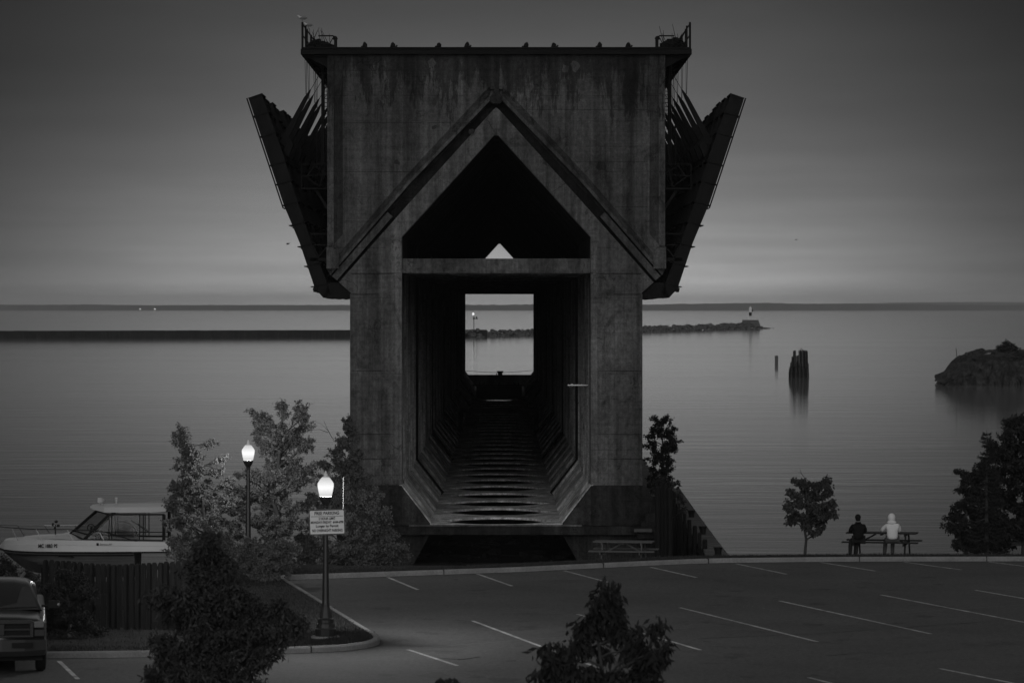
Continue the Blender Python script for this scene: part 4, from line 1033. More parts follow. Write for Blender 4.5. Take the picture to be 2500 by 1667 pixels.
# ------------------------------------------------------------------ picnic tables
def picnic(loc, rz, label, wood, L=2.3, Lb=2.48):
    t = thing('picnic_table', label, 'picnic table', loc, rz, 'picnic tables', world=False); rr = random.Random(2)
    tp = MB()
    for k in range(5): y0 = -.37+k*.15; tp.box(-L/2, L/2, y0, y0+.14, .71, .75)
    tp.build('table_top', wood, t)
    for sd in (-1, 1):
        b_ = MB().box(-Lb/2, Lb/2, sd*.62-.14, sd*.62-.01, .43, .47).box(-Lb/2, Lb/2, sd*.62+.01, sd*.62+.14, .43, .47)
        b_.build('bench', wood, t)
    for x in (-L/2+.33, L/2-.33):
        for sd in (-1, 1):
            a, b2 = Vector((x+.02*sd, sd*.25, .70)), Vector((x+.02*sd, sd*.60, 0)); d = (b2-a); 
            MB().add([a+Vector((-.022, -.06, 0)), a+Vector((.022, -.06, 0)), a+Vector((.022, .06, 0)), a+Vector((-.022, .06, 0)), b2+Vector((-.022, -.06, 0)), b2+Vector((.022, -.06, 0)), b2+Vector((.022, .06, 0)), b2+Vector((-.022, .06, 0))],
                     [(0, 1, 2, 3), (7, 6, 5, 4), (4, 5, 1, 0), (5, 6, 2, 1), (6, 7, 3, 2), (7, 4, 0, 3)]).build('leg', wood, t)
        MB().box(x-.065, x-.025, -.76, .76, .34, .425).build('seat_bearer', wood, t)
        MB().box(x-.065, x-.025, -.36, .36, .63, .705).build('top_bearer', wood, t)
        s2 = 1 if x < 0 else -1
        MB().tube([(x+.04*s2, 0, .38), (x+.62*s2, 0, .69)], .035, 4).build('brace', wood, t)
    MB().box(-.03, .03, -.3, .3, .66, .705).build('batten', wood, t)
    return t
T1 = Vector(((2156-VX)*115.3/F, 115.6, KZ-.10)); pt = picnic(T1, R(-13), 'dark wooden picnic table with two people seated at it', 'tablewood')
T2 = P(1523, 1376, 115.3); picnic(T2, R(-9), 'grey weathered picnic table in front of the dock foundation', 'greywood', 1.95, 2.15)
bot = thing('drink_can', 'small drink can standing on the picnic table beside the person in black', 'can', T1+Matrix.Rotation(R(-13), 3, 'Z') @ Vector((-.55, -.2, .75)), world=False)
MB().lathe([(.03, 0), (.034, .01), (.034, .11), (.028, .125), (.028, .13)], n=12).build('body', 'greywood', bot)

# people ------------------------------------------------------------
def skinned(name, joints, edges, m, parent, lvl=2, root=0):
    me = bpy.data.meshes.new(name); me.from_pydata([tuple(j[:3]) for j in joints], edges, []); me.update()
    o = bpy.data.objects.new(name, me); COL.objects.link(o); o.parent = parent
    sk = o.modifiers.new('skin', 'SKIN'); sk.use_smooth_shade = True
    if not me.skin_vertices: me.attributes.new
    d = me.skin_vertices[0].data
    for i, j in enumerate(joints):
        r = j[3]; d[i].radius = (r, j[4] if len(j) > 4 else r); d[i].use_root = (i == root)
    ss = o.modifiers.new('sub', 'SUBSURF'); ss.levels = lvl; ss.render_levels = lvl
    me.materials.append(MAT[m]); return o
def chain(js, pts, start, E):
    i = start
    for p in pts: js.append(p); E.append((i, len(js)-1)); i = len(js)-1
    return i
def hand(js, E, wr, w, d, up_):
    """palm plus five short bent finger chains; d = direction, up_ = back of the hand"""
    d = Vector(d).normalized(); up_ = Vector(up_).normalized(); side = d.cross(up_); w = Vector(w)
    def j(p, r): return (p.x, p.y, p.z, r)
    pm = w+d*.05; a = chain(js, [j(pm, .03)], wr, E)
    for k, (o_, l) in enumerate(((-.03, .075), (-.01, .085), (.01, .08), (.03, .065))):
        b0 = pm+d*.045+side*o_
        chain(js, [j(b0, .0105), j(b0+d*l*.5-up_*.01, .0095), j(b0+d*l*.9-up_*.035, .008)], a, E)
    b0 = w+d*.03-side*.04; chain(js, [j(b0, .012), j(b0+d*.045-side*.015-up_*.01, .0095)], a, E)
def person(loc, rz, label, top, legs_m, hood, pose):
    t = thing('person', label, 'person', loc, rz, 'people at the picnic table', world=False)
    lean = pose.get('lean', .06); hx = pose.get('hx', 0); hz = pose.get('hz', 0)
    # body: pelvis root on the bench, facing +Y
    js = [(0, 0, .58, .13, .10)]; E = []
    sp = chain(js, [(0, .01, .72, .125, .09), (0, .03, .88, .14, .095), (0, lean, 1.00, .13, .085)], 0, E)
    nk = chain(js, [(hx*.5, lean+.02, 1.10, .055)], sp, E)
    chain(js, [(hx, lean+.045, 1.19, .075, .085), (hx, lean+.05, 1.27, .078, .09), (hx, lean+.04, 1.325, .055, .06)], nk, E)
    sl_ = []
    for sd, arm in ((-1, pose['L']), (1, pose['R'])):
        sh_ = (sd*.17, lean, 1.02, .055); el_ = arm[0]; wr = arm[1]
        i = chain(js, [sh_, (el_[0], el_[1], el_[2], .042), (wr[0], wr[1], wr[2], .028)], sp, E)
        hand(js, E, i, wr[:3], arm[2], (0, 0, 1)); sl_.append((sh_, el_, wr))
        lg = pose['legL' if sd < 0 else 'legR']
        chain(js, [(sd*.09, .05, .55, .085), (lg[0][0], lg[0][1], lg[0][2], .06), (lg[1][0], lg[1][1], lg[1][2], .042), (lg[1][0], lg[1][1]+.10, max(.035, lg[1][2]-.06), .03), (lg[1][0], lg[1][1]+.18, max(.03, lg[1][2]-.07), .024)], 0, E)
    skinned('body', js, E, 'skin', t, 1)
    # face: nose, ears (turned away from the camera)
    fc = MB().ball((hx, lean+.145, 1.235), .012, .02, .018, 6, 5)
    for sd in (-1, 1): fc.ball((hx+sd*.082, lean+.05, 1.235), .012, .022, .032, 6, 5); fc.ball((hx+sd*.03, lean+.128, 1.262), .012, .008, .008, 6, 5)
    fc.ball((hx, lean+.13, 1.195), .025, .01, .007, 6, 5); fc.build('face', 'skin', t, True)
    # upper garment
    js = [(0, 0, .53, .185, .145)]; E = []
    sp = chain(js, [(0, .0, .66, .19, .15), (0, .02, .82, .20, .145), (0, lean*.8, .96, .20, .13), (0, lean, 1.035, .15, .10)], 0, E)
    chain(js, [(hx*.5, lean+.01, 1.10, .085, .08)], sp, E)
    for sd, (sh_, el_, wr) in zip((-1, 1), sl_):
        chain(js, [(sd*.185, lean, .995, .085), ((sh_[0]+el_[0])/2+sd*.02, (sh_[1]+el_[1])/2, (sh_[2]+el_[2])/2, .078), (el_[0], el_[1], el_[2], .068), (wr[0], wr[1], wr[2], .048)], sp-1, E)
    skinned('hooded_top' if hood else 'jacket', js, E, top, t, 2)
    # trousers
    js = [(0, .0, .55, .17, .14)]; E = []
    for sd in (-1, 1):
        lg = pose['legL' if sd < 0 else 'legR']
        chain(js, [(sd*.10, .08, .55, .105), ((sd*.10+lg[0][0])/2, lg[0][1]*.55, .55, .092), (lg[0][0], lg[0][1], lg[0][2], .078), (lg[1][0], lg[1][1], lg[1][2]-.045, .062)], 0, E)
    skinned('trousers', js, E, legs_m, t, 2)
    for sd in (-1, 1):
        lg = pose['legL' if sd < 0 else 'legR'][1]
        MB().ball((lg[0], lg[1]+.06, .05), .05, .14, .055, 10, 7).build('shoe', 'black', t, True)
    if hood:
        MB().ball((hx, lean+.035, 1.245), .125, .135, .155, 14, 10).ball((hx, lean-.015, 1.10), .155, .125, .085, 12, 8).build('hood', top, t, True)
    else:
        h = MB().ball((hx, lean+.03, 1.275), .098, .108, .105, 14, 9, .03).ball((hx, lean, 1.215), .085, .07, .08, 12, 7, .03); h.build('hair', 'hair', t, True)
        MB().lathe([(.09, 1.06), (.10, 1.09), (.085, 1.13)], (hx*.4, lean, 0), 14).build('collar', top, t, True)
    return t
Rt = Matrix.Rotation(R(-13), 3, 'Z')
def seat(x, y): v = Rt @ Vector((x, y, 0)); return Vector((T1.x+v.x, T1.y+v.y, KZ-.03))
px1 = (2096-VX)*114.9/F; px2 = (2179-VX)*115.0/F
person(Vector((px1, 114.92, KZ-.10)), R(6), 'person in a black jacket and jeans seated at the picnic table, seen from behind', 'jacket', 'jeans', False,
       dict(lean=.05, hx=.0, L=((-.25, .10, .80), (-.17, .33, .80), (1, .3, 0)), R=((.25, .10, .80), (.15, .34, .80), (-1, .3, 0)), legL=((-.22, .20, .50), (-.28, -.02, .10)), legR=((.02, .34, .52), (-.06, .12, .10))))
person(Vector((px2, 115.02, KZ-.10)), R(-3), 'person in a white hooded top and grey trousers leaning on the picnic table', 'hoodie', 'greytrousers', True,
       dict(lean=.07, hx=-.02, L=((-.33, .16, .83), (-.20, .36, .80), (1, .3, 0)), R=((.24, .14, .82), (.14, .36, .80), (-1, .3, 0)), legL=((-.20, .34, .52), (-.25, .18, .09)), legR=((.03, .36, .52), (.01, .22, .09))))

# ------------------------------------------------------------------ boat on stands behind the fence
BY = 118.0; kb_ = BY/F
boat = thing('cabin_boat', 'white cabin boat with hardtop and bow rail parked behind the wooden fence', 'boat', P(210, 1408, BY))
def bx(px): return (px-VX)*kb_
def bz(py): return HC-(py-VY)*kb_
def sect(stn, key0, key1): pass
st_ = [ # px, keel, chine y, chine half, rub y, rub half, deck y, deck half
    (0, 1338, 1337.5, .02, 1337, .03, 1334, .03), (8, 1345, 1343, .12, 1338, .25, 1324, .22), (16, 1352, 1348, .22, 1339, .45, 1317, .4), (40, 1372, 1356, .45, 1340, .78, 1314.5, .72),
    (64, 1389, 1362, .62, 1340.5, .98, 1313.5, .9), (100, 1399, 1368, .82, 1341, 1.12, 1313, 1.05), (180, 1405, 1375, 1.0, 1341, 1.24, 1313, 1.16), (260, 1408, 1378, 1.06, 1341, 1.27, 1314, 1.2), (337, 1408, 1379, 1.06, 1340.5, 1.27, 1315.5, 1.2), (425, 1408, 1379, 1.06, 1340, 1.25, 1317, 1.19)]
def refine(st, n=4):
    out = []
    for a, b in zip(st, st[1:]):
        i = st.index(a); p0 = st[max(i-1, 0)]; p3 = st[min(i+2, len(st)-1)]
        for k in range(n):
            t = k/n; w = b[0]-a[0]; row = [a[0]+w*t]
            for c in range(1, 8):
                m1 = (b[c]-p0[c])/max(1, (b[0]-p0[0]))*w; m2 = (p3[c]-a[c])/max(1, (p3[0]-a[0]))*w
                row.append((2*t**3-3*t**2+1)*a[c]+(t**3-2*t*t+t)*m1+(-2*t**3+3*t*t)*b[c]+(t**3-t*t)*m2)
            out.append(tuple(row))
    return out+[st[-1]]
def loft(cols, cap=True):
    mb = MB(); n = len(cols[0])
    for c in cols: mb.v += [Vector(p) for p in c]
    for i in range(len(cols)-1):
        for k in range(n-1): mb.f.append((i*n+k, (i+1)*n+k, (i+1)*n+k+1, i*n+k+1))
    if cap: e = (len(cols)-1)*n; mb.f.append(tuple(e+k for k in range(n)))
    return mb
def ring(s, a): # full section keel..rub on both sides
    x = bx(s[0]); return [(x, BY-s[5], bz(s[4])), (x, BY-s[5]*.97, bz(s[4]+5)), (x, BY-(s[3]*.6+s[5]*.4), bz((s[4]+s[2])/2+2)), (x, BY-s[3], bz(s[2])), (x, BY, bz(s[1])), (x, BY+s[3], bz(s[2])), (x, BY+(s[3]*.6+s[5]*.4), bz((s[4]+s[2])/2)), (x, BY+s[5], bz(s[4]))]
loft([ring(s, 0) for s in refine(st_[:9])]).build('lower_hull', 'geldark', boat, False)
def ring2(s): x = bx(s[0]); return [(x, BY-s[5]-.01, bz(s[4])), (x, BY-s[5]*.5-s[7]*.5-.02, bz(s[4]*.45+s[6]*.55)), (x, BY-s[5]*.5-s[7]*.5, bz(s[4]*.42+s[6]*.58)), (x, BY-s[7], bz(s[6])), (x, BY-s[7]*.5, bz(s[6]-2.2)), (x, BY, bz(s[6]-3)), (x, BY+s[7]*.5, bz(s[6]-2.2)), (x, BY+s[7], bz(s[6])), (x, BY+s[5], bz(s[4]))]
loft([ring2(s) for s in refine(st_)]).build('upper_hull', 'gel', boat, False)
rr_ = MB(); 
for sd in (-1, 1): rr_.tube([(bx(s[0]), BY+sd*(s[5]+.015), bz(s[4]+1)) for s in st_], .03, 6)
rr_.tube([(bx(s[0]), BY-(s[5]*.9+s[3]*.1)-.012, bz(s[4]+7.5)) for s in st_[2:9]], .022, 5); rr_.build('rub_rail', 'black', boat)
sk_ = MB()
for dy_ in (12, 20, 30): sk_.tube([(bx(s[0]), BY-(s[5]+(s[3]-s[5])*(dy_/(s[2]-s[4]) if s[2]-s[4] > dy_ else 1))-.005, bz(s[4]+dy_)) for s in st_[5:9]], .012, 4)
sk_.build('strakes', 'geldark', boat)
MB().add([(bx(138), BY-1.13, bz(1348)), (bx(188), BY-1.2, bz(1350)), (bx(193), BY-1.19, bz(1354)), (bx(186), BY-1.16, bz(1356)), (bx(145), BY-1.1, bz(1353))], [(0, 1, 2, 3, 4)]).build('fender_patch', 'black', boat)
tr = loft([[(bx(x), BY-h, bz(yb)), (bx(x), BY-h*.8, bz(yt)), (bx(x), BY, bz(yt-2)), (bx(x), BY+h*.8, bz(yt)), (bx(x), BY+h, bz(yb))] for x, h, yb, yt in ((60, .3, 1312, 1310), (95, .6, 1311, 1306), (150, .8, 1311, 1304), (160, .85, 1311, 1301.5), (180, .88, 1312, 1300.5), (195, .92, 1314, 1306), (214, .95, 1315, 1312))]); tr.build('cabin_trunk', 'gel', boat, True)
rt = loft([[(bx(x), BY-h, bz(yb)), (bx(x), BY-h*1.0, bz(yt+2.5)), (bx(x), BY-h*.9, bz(yt)), (bx(x), BY, bz(yt-2)), (bx(x), BY+h*.9, bz(yt)), (bx(x), BY+h, bz(yt+2.5)), (bx(x), BY+h, bz(yb))] for x, h, yb, yt in ((226, .75, 1236, 1233), (232, .85, 1239, 1232.5), (262, .98, 1246.3, 1231.8), (300, 1.0, 1246.5, 1231.3), (380, 1.0, 1246, 1230.6), (412, .98, 1244, 1230.4))]); rt.f.append((0, 6, 5, 4, 3, 2, 1)); rt.build('hardtop', 'gel', boat)
fr2 = MB()
for sd in (-1, 1):
    y0 = BY+sd*.95; y1 = BY+sd*.92
    fr2.tube([(bx(176), BY+sd*.55, bz(1299)), (bx(240), BY+sd*.75, bz(1243))], .03, 5)
    fr2.tube([(bx(177), BY+sd*.55, bz(1299)), (bx(213), y0, bz(1312))], .035, 5)
    fr2.tube([(bx(214), y0, bz(1312)), (bx(275), y1, bz(1251))], .055, 5)
    fr2.tube([(bx(240), BY+sd*.75, bz(1243)), (bx(272), y1, bz(1251))], .03, 5)
    fr2.tube([(bx(212), y0, bz(1312.5)), (bx(405), y0, bz(1315))], .04, 5); fr2.tube([(bx(275), y1, bz(1251.5)), (bx(408), y1, bz(1251.5))], .028, 5)
    for x, r in ((274, .018), (280.5, .018), (348, .014), (357, .018), (407, .06)): fr2.tube([(bx(x), y0, bz(1314)), (bx(x), y1, bz(1252))], r, 5)
    fr2.tube([(bx(236), BY+sd*.8, bz(1302)), (bx(405), y0, bz(1303))], .018, 5)
fr2.tube([(bx(176), BY-.55, bz(1299)), (bx(176), BY+.55, bz(1299))], .03, 5); fr2.build('window_frame', 'black', boat)
gl = MB()
for sd in (-1, 1):
    y0 = BY+sd*.945; y1 = BY+sd*.915
    gl.add([(bx(177), BY+sd*.55, bz(1299)), (bx(213), y0, bz(1312)), (bx(272), y1, bz(1251)), (bx(240), BY+sd*.75, bz(1243))], [(0, 1, 2, 3)])
    gl.add([(bx(216), y0, bz(1312)), (bx(348), y0, bz(1314)), (bx(348), y1, bz(1251)), (bx(275), y1, bz(1251))], [(0, 1, 2, 3)])
gl.add([(bx(176), BY-.55, bz(1299)), (bx(176), BY+.55, bz(1299)), (bx(240), BY+.75, bz(1243)), (bx(240), BY-.75, bz(1243))], [(0, 1, 2, 3)])
gl.build('window_glass', 'glass', boat)
br_ = MB()
for sd in (-1, 1):
    pts = [(bx(-18), BY, bz(1280)), (bx(-8), BY+sd*.35, bz(1282)), (bx(36), BY+sd*.7, bz(1285)), (bx(98), BY+sd*1.0, bz(1287)), (bx(173), BY+sd*1.08, bz(1287)), (bx(232), BY+sd*1.12, bz(1289)), (bx(270), BY+sd*1.13, bz(1294)), (bx(310), BY+sd*1.14, bz(1306)), (bx(345), BY+sd*1.15, bz(1316))]
    br_.tube(pts, .016, 5)
    for a, b2, ya, yb_ in ((36, 52, 1285, 1314), (98, 115, 1287, 1313), (173, 189, 1287, 1313), (250, 263, 1290, 1313)): br_.tube([(bx(a), BY+sd*(.7 if a < 50 else 1.05), bz(ya)), (bx(b2), BY+sd*(.85 if a < 50 else 1.12), bz(yb_))], .013, 4)
br_.build('bow_rail', 'chrome', boat)
MB().tube([(bx(290), BY-.85, bz(1238)), (bx(410), BY-.85, bz(1237.5))], .012, 4).tube([(bx(291), BY-.85, bz(1238)), (bx(291), BY-.85, bz(1241))], .012, 4).tube([(bx(357), BY-.85, bz(1238)), (bx(357), BY-.85, bz(1241))], .012, 4).build('roof_rail', 'chrome', boat)
MB().ball((bx(248), BY-.2, bz(1221.5)), .12, .12, .10, 10, 7).box(bx(241), bx(250), BY-.3, BY-.1, bz(1226), bz(1214)).tube([(bx(250), BY-.2, bz(1226)), (bx(250), BY-.2, bz(1232))], .05, 8).build('searchlight', 'gel', boat)
MB().lathe([(.03, 0), (.03, .09), (.045, .12), (.055, .22), (.05, .25)], (bx(284), BY, bz(1232)), 10).build('mast_light', 'gel', boat)
MB().tube([(bx(225)+.12*math.cos(a), BY-.3, bz(1286)+.12*math.sin(a)) for a in np.linspace(0, 2*PI, 15)], .016, 5).box(bx(223), bx(227), BY-.32, BY-.1, bz(1292), bz(1284)).build('steering_wheel', 'black', boat)
pr = MB()
for cxp, cyp, rx_, rz_ in ((139, 1272, .06, .05), (144, 1282, .06, .045), (131, 1279, .035, .06), (135.5, 1288, .03, .06)): pr.ball((bx(cxp), BY-.2, bz(cyp)), rx_, .03, rz_, 8, 6)
pr.tube([(bx(137), BY-.2, bz(1279)), (bx(137), BY-.2, bz(1311))], .02, 5); pr.build('bow_motor', 'black', boat)
MB().tube([(bx(278), BY+.5, bz(1300)), (bx(279), BY+.5, bz(1276)), (bx(300), BY+.5, bz(1274)), (bx(318), BY+.5, bz(1283)), (bx(333), BY+.5, bz(1301))], .03, 5).tube([(bx(316), BY+.6, bz(1272)), (bx(362), BY+.6, bz(1302))], .03, 5).build('inner_arch', 'geldark', boat)
sea = MB().box(bx(236), bx(250), BY-.5, BY+.1, bz(1314), bz(1300)).box(bx(280), bx(330), BY+.3, BY+.8, bz(1314), bz(1303)); sea.build('seats', 'geldark', boat, bevel=.03)
textmesh('MC 1883 PS', .17, 'registration', 'ink', boat, (bx(128), BY-1.215, bz(1326.5)), bold=.004, width=46*kb_)
MB().box(bx(246), bx(251.5), BY-1.253, BY-1.245, bz(1325), bz(1319)).build('badge', 'ink', boat)
textmesh('Extreme 247', .09, 'model_script', 'ink', boat, (bx(268), BY-1.248, bz(1322.5)), shear=.4, width=30*kb_)
cr = MB()
for x in (120, 210, 310):
    for sd in (-.7, .7): cr.tube([(bx(x), BY+sd, 3.2), (bx(x), BY+sd*.8, bz(1385))], .04, 5)
    cr.box(bx(x)-.08, bx(x)+.08, BY-.8, BY+.8, 3.25, 3.4); cr.box(bx(x)-.06, bx(x)+.06, BY-.15, BY+.15, 3.4, bz(1404))
cr.box(bx(90), bx(430), BY-.06, BY+.06, 3.42, 3.5)
tag(center(cr.build('boat_cradle', 'steel'), P(210, 1440, BY)), 'dark steel cradle holding up the cabin boat behind the fence', 'cradle')

# ------------------------------------------------------------------ fence
random.seed(12)
fn = thing('board_fence', 'dark weathered wooden board fence with a sagging top in front of the boat', 'fence', G(270, 1556, KZ))
fb = MB(); i = 0; px = 105
while px < 452:
    t = (px-105)/335; topy = 1366+10.5*math.sin(PI*min(1, t*.92+.0))**1.3+random.uniform(-1.2, 1.2); Yf = 88.3-.4*t
    p = P(px, topy, Yf); wd = .135+random.uniform(-.01, .01); yy = Yf+random.uniform(-.02, .02); ln_ = random.uniform(-.01, .01)
    fb.prism([(p.x, KZ-.1), (p.x+wd, KZ-.1), (p.x+wd+ln_, p.z-.05), (p.x+wd*.78+ln_, p.z), (p.x+wd*.22+ln_, p.z), (p.x+ln_, p.z-.05)], yy, yy+.02)
    px += (wd+.008)*F/Yf
fb.build('boards', 'fence', fn)
fr3 = MB()
for z in (.45, 1.45): fr3.box(P(105, 0, 88.5).x, P(450, 0, 88.5).x, 88.42, 88.5, KZ+z, KZ+z+.09)
fr3.build('rails', 'fence', fn)
for px in (105, 222, 340, 448):
    x = P(px, 0, 88.5).x; MB().box(x-.05, x+.05, 88.52, 88.62, KZ-.1, KZ+1.5).build('post', 'fence', fn)

# ------------------------------------------------------------------ pickup truck (faces the camera)
TX = (9-VX)*78.6/F; TYf = 78.3
tk_ = thing('pickup_truck', 'dark pickup truck parked facing the camera at the lower left edge', 'pickup truck', (TX, TYf, LOT), R(8.2), world=False)
def sec(mb, rows, close=True):
    n = len(rows[0]); b0 = len(mb.v)
    for r in rows: mb.v += [Vector(p) for p in r]
    for i in range(len(rows)-1):
        for k in range(n-1): mb.f.append((b0+i*n+k, b0+i*n+k+1, b0+(i+1)*n+k+1, b0+(i+1)*n+k))
    return mb
def arc(w_, z0, z1, y, crown=.04, r=.12):
    return [(-w_, y, z0), (-w_, y, z1-r), (-w_+r*.3, y, z1-r*.3), (-w_+r, y, z1), (-w_*.4, y, z1+crown*.8), (0, y, z1+crown), (w_*.4, y, z1+crown*.8), (w_-r, y, z1), (w_-r*.3, y, z1-r*.3), (w_, y, z1-r), (w_, y, z0)]
bd = MB(); rows = [arc(.93, .62, 1.18, .10, .03, .16), arc(.97, .6, 1.24, .28, .05, .2), arc(.99, .55, 1.27, .9, .06, .2), arc(1.0, .5, 1.31, 1.35, .05, .18), arc(1.0, .5, 1.33, 3.2, .02, .1), arc(1.0, .5, 1.35, 5.5, .0, .06)]
sec(bd, rows); bd.f.append(tuple(range(10, -1, -1))); e = len(bd.v)-11; bd.f.append(tuple(range(e, e+11)))
bd.build('body', 'truck', tk_, True)
cbn = MB(); sec(cbn, [arc(.90, 1.3, 1.34, 1.35, .02, .02), arc(.72, 1.3, 1.86, 1.95, .04, .12), arc(.69, 1.3, 1.95, 2.2, .04, .16), arc(.70, 1.3, 1.96, 2.8, .03, .16), arc(.80, 1.3, 1.86, 3.15, .02, .14), arc(.84, 1.3, 1.36, 3.35, .02, .04)])
cbn.build('cab', 'truck', tk_, True)
MB().add([(-.82, 1.335, 1.35), (.82, 1.335, 1.35), (.64, 1.90, 1.83), (-.64, 1.90, 1.83)], [(0, 1, 2, 3)]).build('windscreen', 'carglass', tk_)
for sd in (-1, 1):
    MB().add([(sd*.91, 1.7, 1.38), (sd*.885, 2.95, 1.38), (sd*.775, 2.75, 1.84), (sd*.775, 2.1, 1.84)], [(0, 1, 2, 3) if sd > 0 else (3, 2, 1, 0)]).build('side_window', 'carglass', tk_)
# grille surround with a cross bar, dark mesh behind
g_ = MB().box(-.66, .66, .02, .12, 1.14, 1.22).box(-.66, .66, .02, .12, .84, .89).box(-.66, .66, .03, .11, .99, 1.035).box(-.06, .06, .01, .11, .89, 1.14).box(-.70, -.62, .02, .12, .84, 1.2).box(.62, .70, .02, .12, .84, 1.2)
gr_ = g_.build('grille', 'trim', tk_, bevel=.012)
MB().box(-.62, .62, .09, .14, .86, 1.15).build('grille_mesh', 'black', tk_)
for sd in (-1, 1):
    h_ = MB().box(sd*.82-.115, sd*.82+.115, .03, .16, 1.05, 1.19); h_.build('headlight', 'lamp', tk_, bevel=.02)
    MB().box(sd*.82-.105, sd*.82+.125, .04, .16, .86, 1.01).build('indicator', 'trim', tk_, bevel=.015)
    MB().box(sd*.965-.03, sd*.965+.02, .1, .5, .7, 1.15).build('fender_trim', 'truck', tk_)
    m_ = MB().box(sd*1.03, sd*1.30, 1.42, 1.52, 1.35, 1.54); m_.build('mirror', 'black', tk_, bevel=.03)
    MB().tube([(sd*.9, 1.5, 1.42), (sd*1.05, 1.47, 1.42)], .03, 5).build('mirror_arm', 'black', tk_)
    MB().ball((sd*1.28, 1.40, 1.45), .035, .015, .04, 8, 6).build('mirror_lamp', 'lamp', tk_)
    for yw in (1.0, 4.4):
        wl = MB(); wl.lathe([(.30, -.12), (.38, -.10), (.40, -.05), (.40, .05), (.38, .10), (.30, .12)], n=24)
        for v in wl.v: v.x, v.z = v.z, v.x
        for v in wl.v: v.x += sd*.87; v.y += yw; v.z += .40
        wl.f = [f[::-1] for f in wl.f]; tr_ = wl.build('wheel', 'black', tk_, True)
        hb = MB(); hb.lathe([(.23, -.10), (.2, .125), (.06, .14)], n=16)
        for v in hb.v: v.x, v.z = v.z*sd, v.x
        for v in hb.v: v.x += sd*.87; v.y += yw; v.z += .40
        hb.build('rim', 'trim', tr_)
bp_ = MB(); sec(bp_, [[(-1.0, .25, .78), (-.98, .02, .79), (-.5, -.10, .80), (0, -.13, .80), (.5, -.10, .80), (.98, .02, .79), (1.0, .25, .78)], [(-1.0, .25, .58), (-.98, .0, .57), (-.5, -.12, .55), (0, -.15, .55), (.5, -.12, .55), (.98, .0, .57), (1.0, .25, .58)], [(-.95, .25, .45), (-.93, .06, .44), (-.5, -.04, .43), (0, -.06, .43), (.5, -.04, .43), (.93, .06, .44), (.95, .25, .45)]])
bp_.add([(-1.0, .25, .78), (-.98, .02, .79), (-.5, -.10, .80), (0, -.13, .80), (.5, -.10, .80), (.98, .02, .79), (1.0, .25, .78)], [(0, 1, 2, 3, 4, 5, 6)])
bp_.build('bumper', 'trim', tk_)
MB().box(.22, .68, -.165, -.10, .63, .74).build('bumper_slot', 'black', tk_)
MB().box(-.9, .9, .3, 5.2, .3, .55).build('chassis', 'black', tk_)
for x0, x1, z0, z1 in ((-.3, .55, 1.375, 1.40), (.0, .8, 1.385, 1.40)): MB().tube([(x0, 1.36, z0), (x1, 1.38, z1)], .012, 4).build('wiper', 'black', tk_)

# ------------------------------------------------------------------ trees and shrubs
gz = 4.6
# birch-like tree far left of the lamps
leafy_tree('birch_tree', 'slender loose-crowned tree overlapping the right end of the boat', 'tree', P(520, 1405, 110), 110,
    [(442, 1062, 20, 26), (462, 1090, 22, 24), (450, 1140, 26, 30), (485, 1110, 16, 22), (520, 1085, 14, 10), (478, 1160, 34, 26), (440, 1190, 30, 22), (500, 1195, 32, 26), (535, 1150, 14, 12), (550, 1120, 16, 10),
     (470, 1230, 44, 26), (425, 1235, 24, 24), (540, 1230, 40, 30), (450, 1270, 50, 22), (430, 1262, 22, 14), (520, 1280, 55, 30), (560, 1180, 18, 14), (470, 1310, 50, 20)],
    .080, 15000, .07, 'leaf', .3, seed=2, depth=1.0, ntw=13, clump=.25, grow=1.3, trunktop=(445, 1060))
leafy_tree('lamplit_tree', 'taller loose-crowned tree behind the farther lamp, its leaves lit by it', 'tree', P(660, 1400, 112), 112,
    [(620, 1018, 20, 22), (648, 1030, 22, 26), (690, 1005, 18, 28), (740, 1005, 16, 28), (745, 1035, 18, 22), (640, 1062, 34, 26), (690, 1055, 30, 26), (722, 1068, 26, 22), (655, 1095, 34, 22), (705, 1095, 38, 26),
     (745, 1085, 22, 22), (660, 1130, 34, 24), (715, 1135, 38, 24), (640, 1170, 40, 26), (700, 1180, 50, 30), (760, 1150, 30, 22), (590, 1160, 24, 16), (575, 1200, 30, 26), (620, 1220, 50, 34), (690, 1235, 50, 34), (580, 1260, 46, 34), (650, 1290, 55, 34), (560, 1310, 40, 26), (720, 1290, 40, 34)],
    .078, 25000, .09, 'leaf', .3, seed=3, depth=1.0, ntw=14, clump=.25, grow=1.25, trunktop=(690, 1000))
leafy_tree('dark_tree', 'dark dense tree standing right against the left leg of the dock', 'tree', P(850, 1400, 121), 121,
    [(848, 1030, 16, 22), (858, 1062, 20, 24), (835, 1085, 24, 24), (865, 1110, 26, 30), (815, 1105, 20, 18), (800, 1130, 30, 26), (850, 1145, 34, 30), (880, 1165, 34, 30), (800, 1180, 34, 30), (860, 1200, 50, 34), (905, 1215, 34, 30), (815, 1230, 50, 30)],
    .08, 17000, .07, 'leaf', .2, seed=5, depth=.8, ntw=15, clump=.3, grow=1.1, bare=[[(812, 1070), (800, 1050), (785, 1035), (768, 1028)], [(806, 1060), (797, 1042), (790, 1026)], [(800, 1055), (780, 1048), (762, 1050)]], trunktop=(850, 1030))
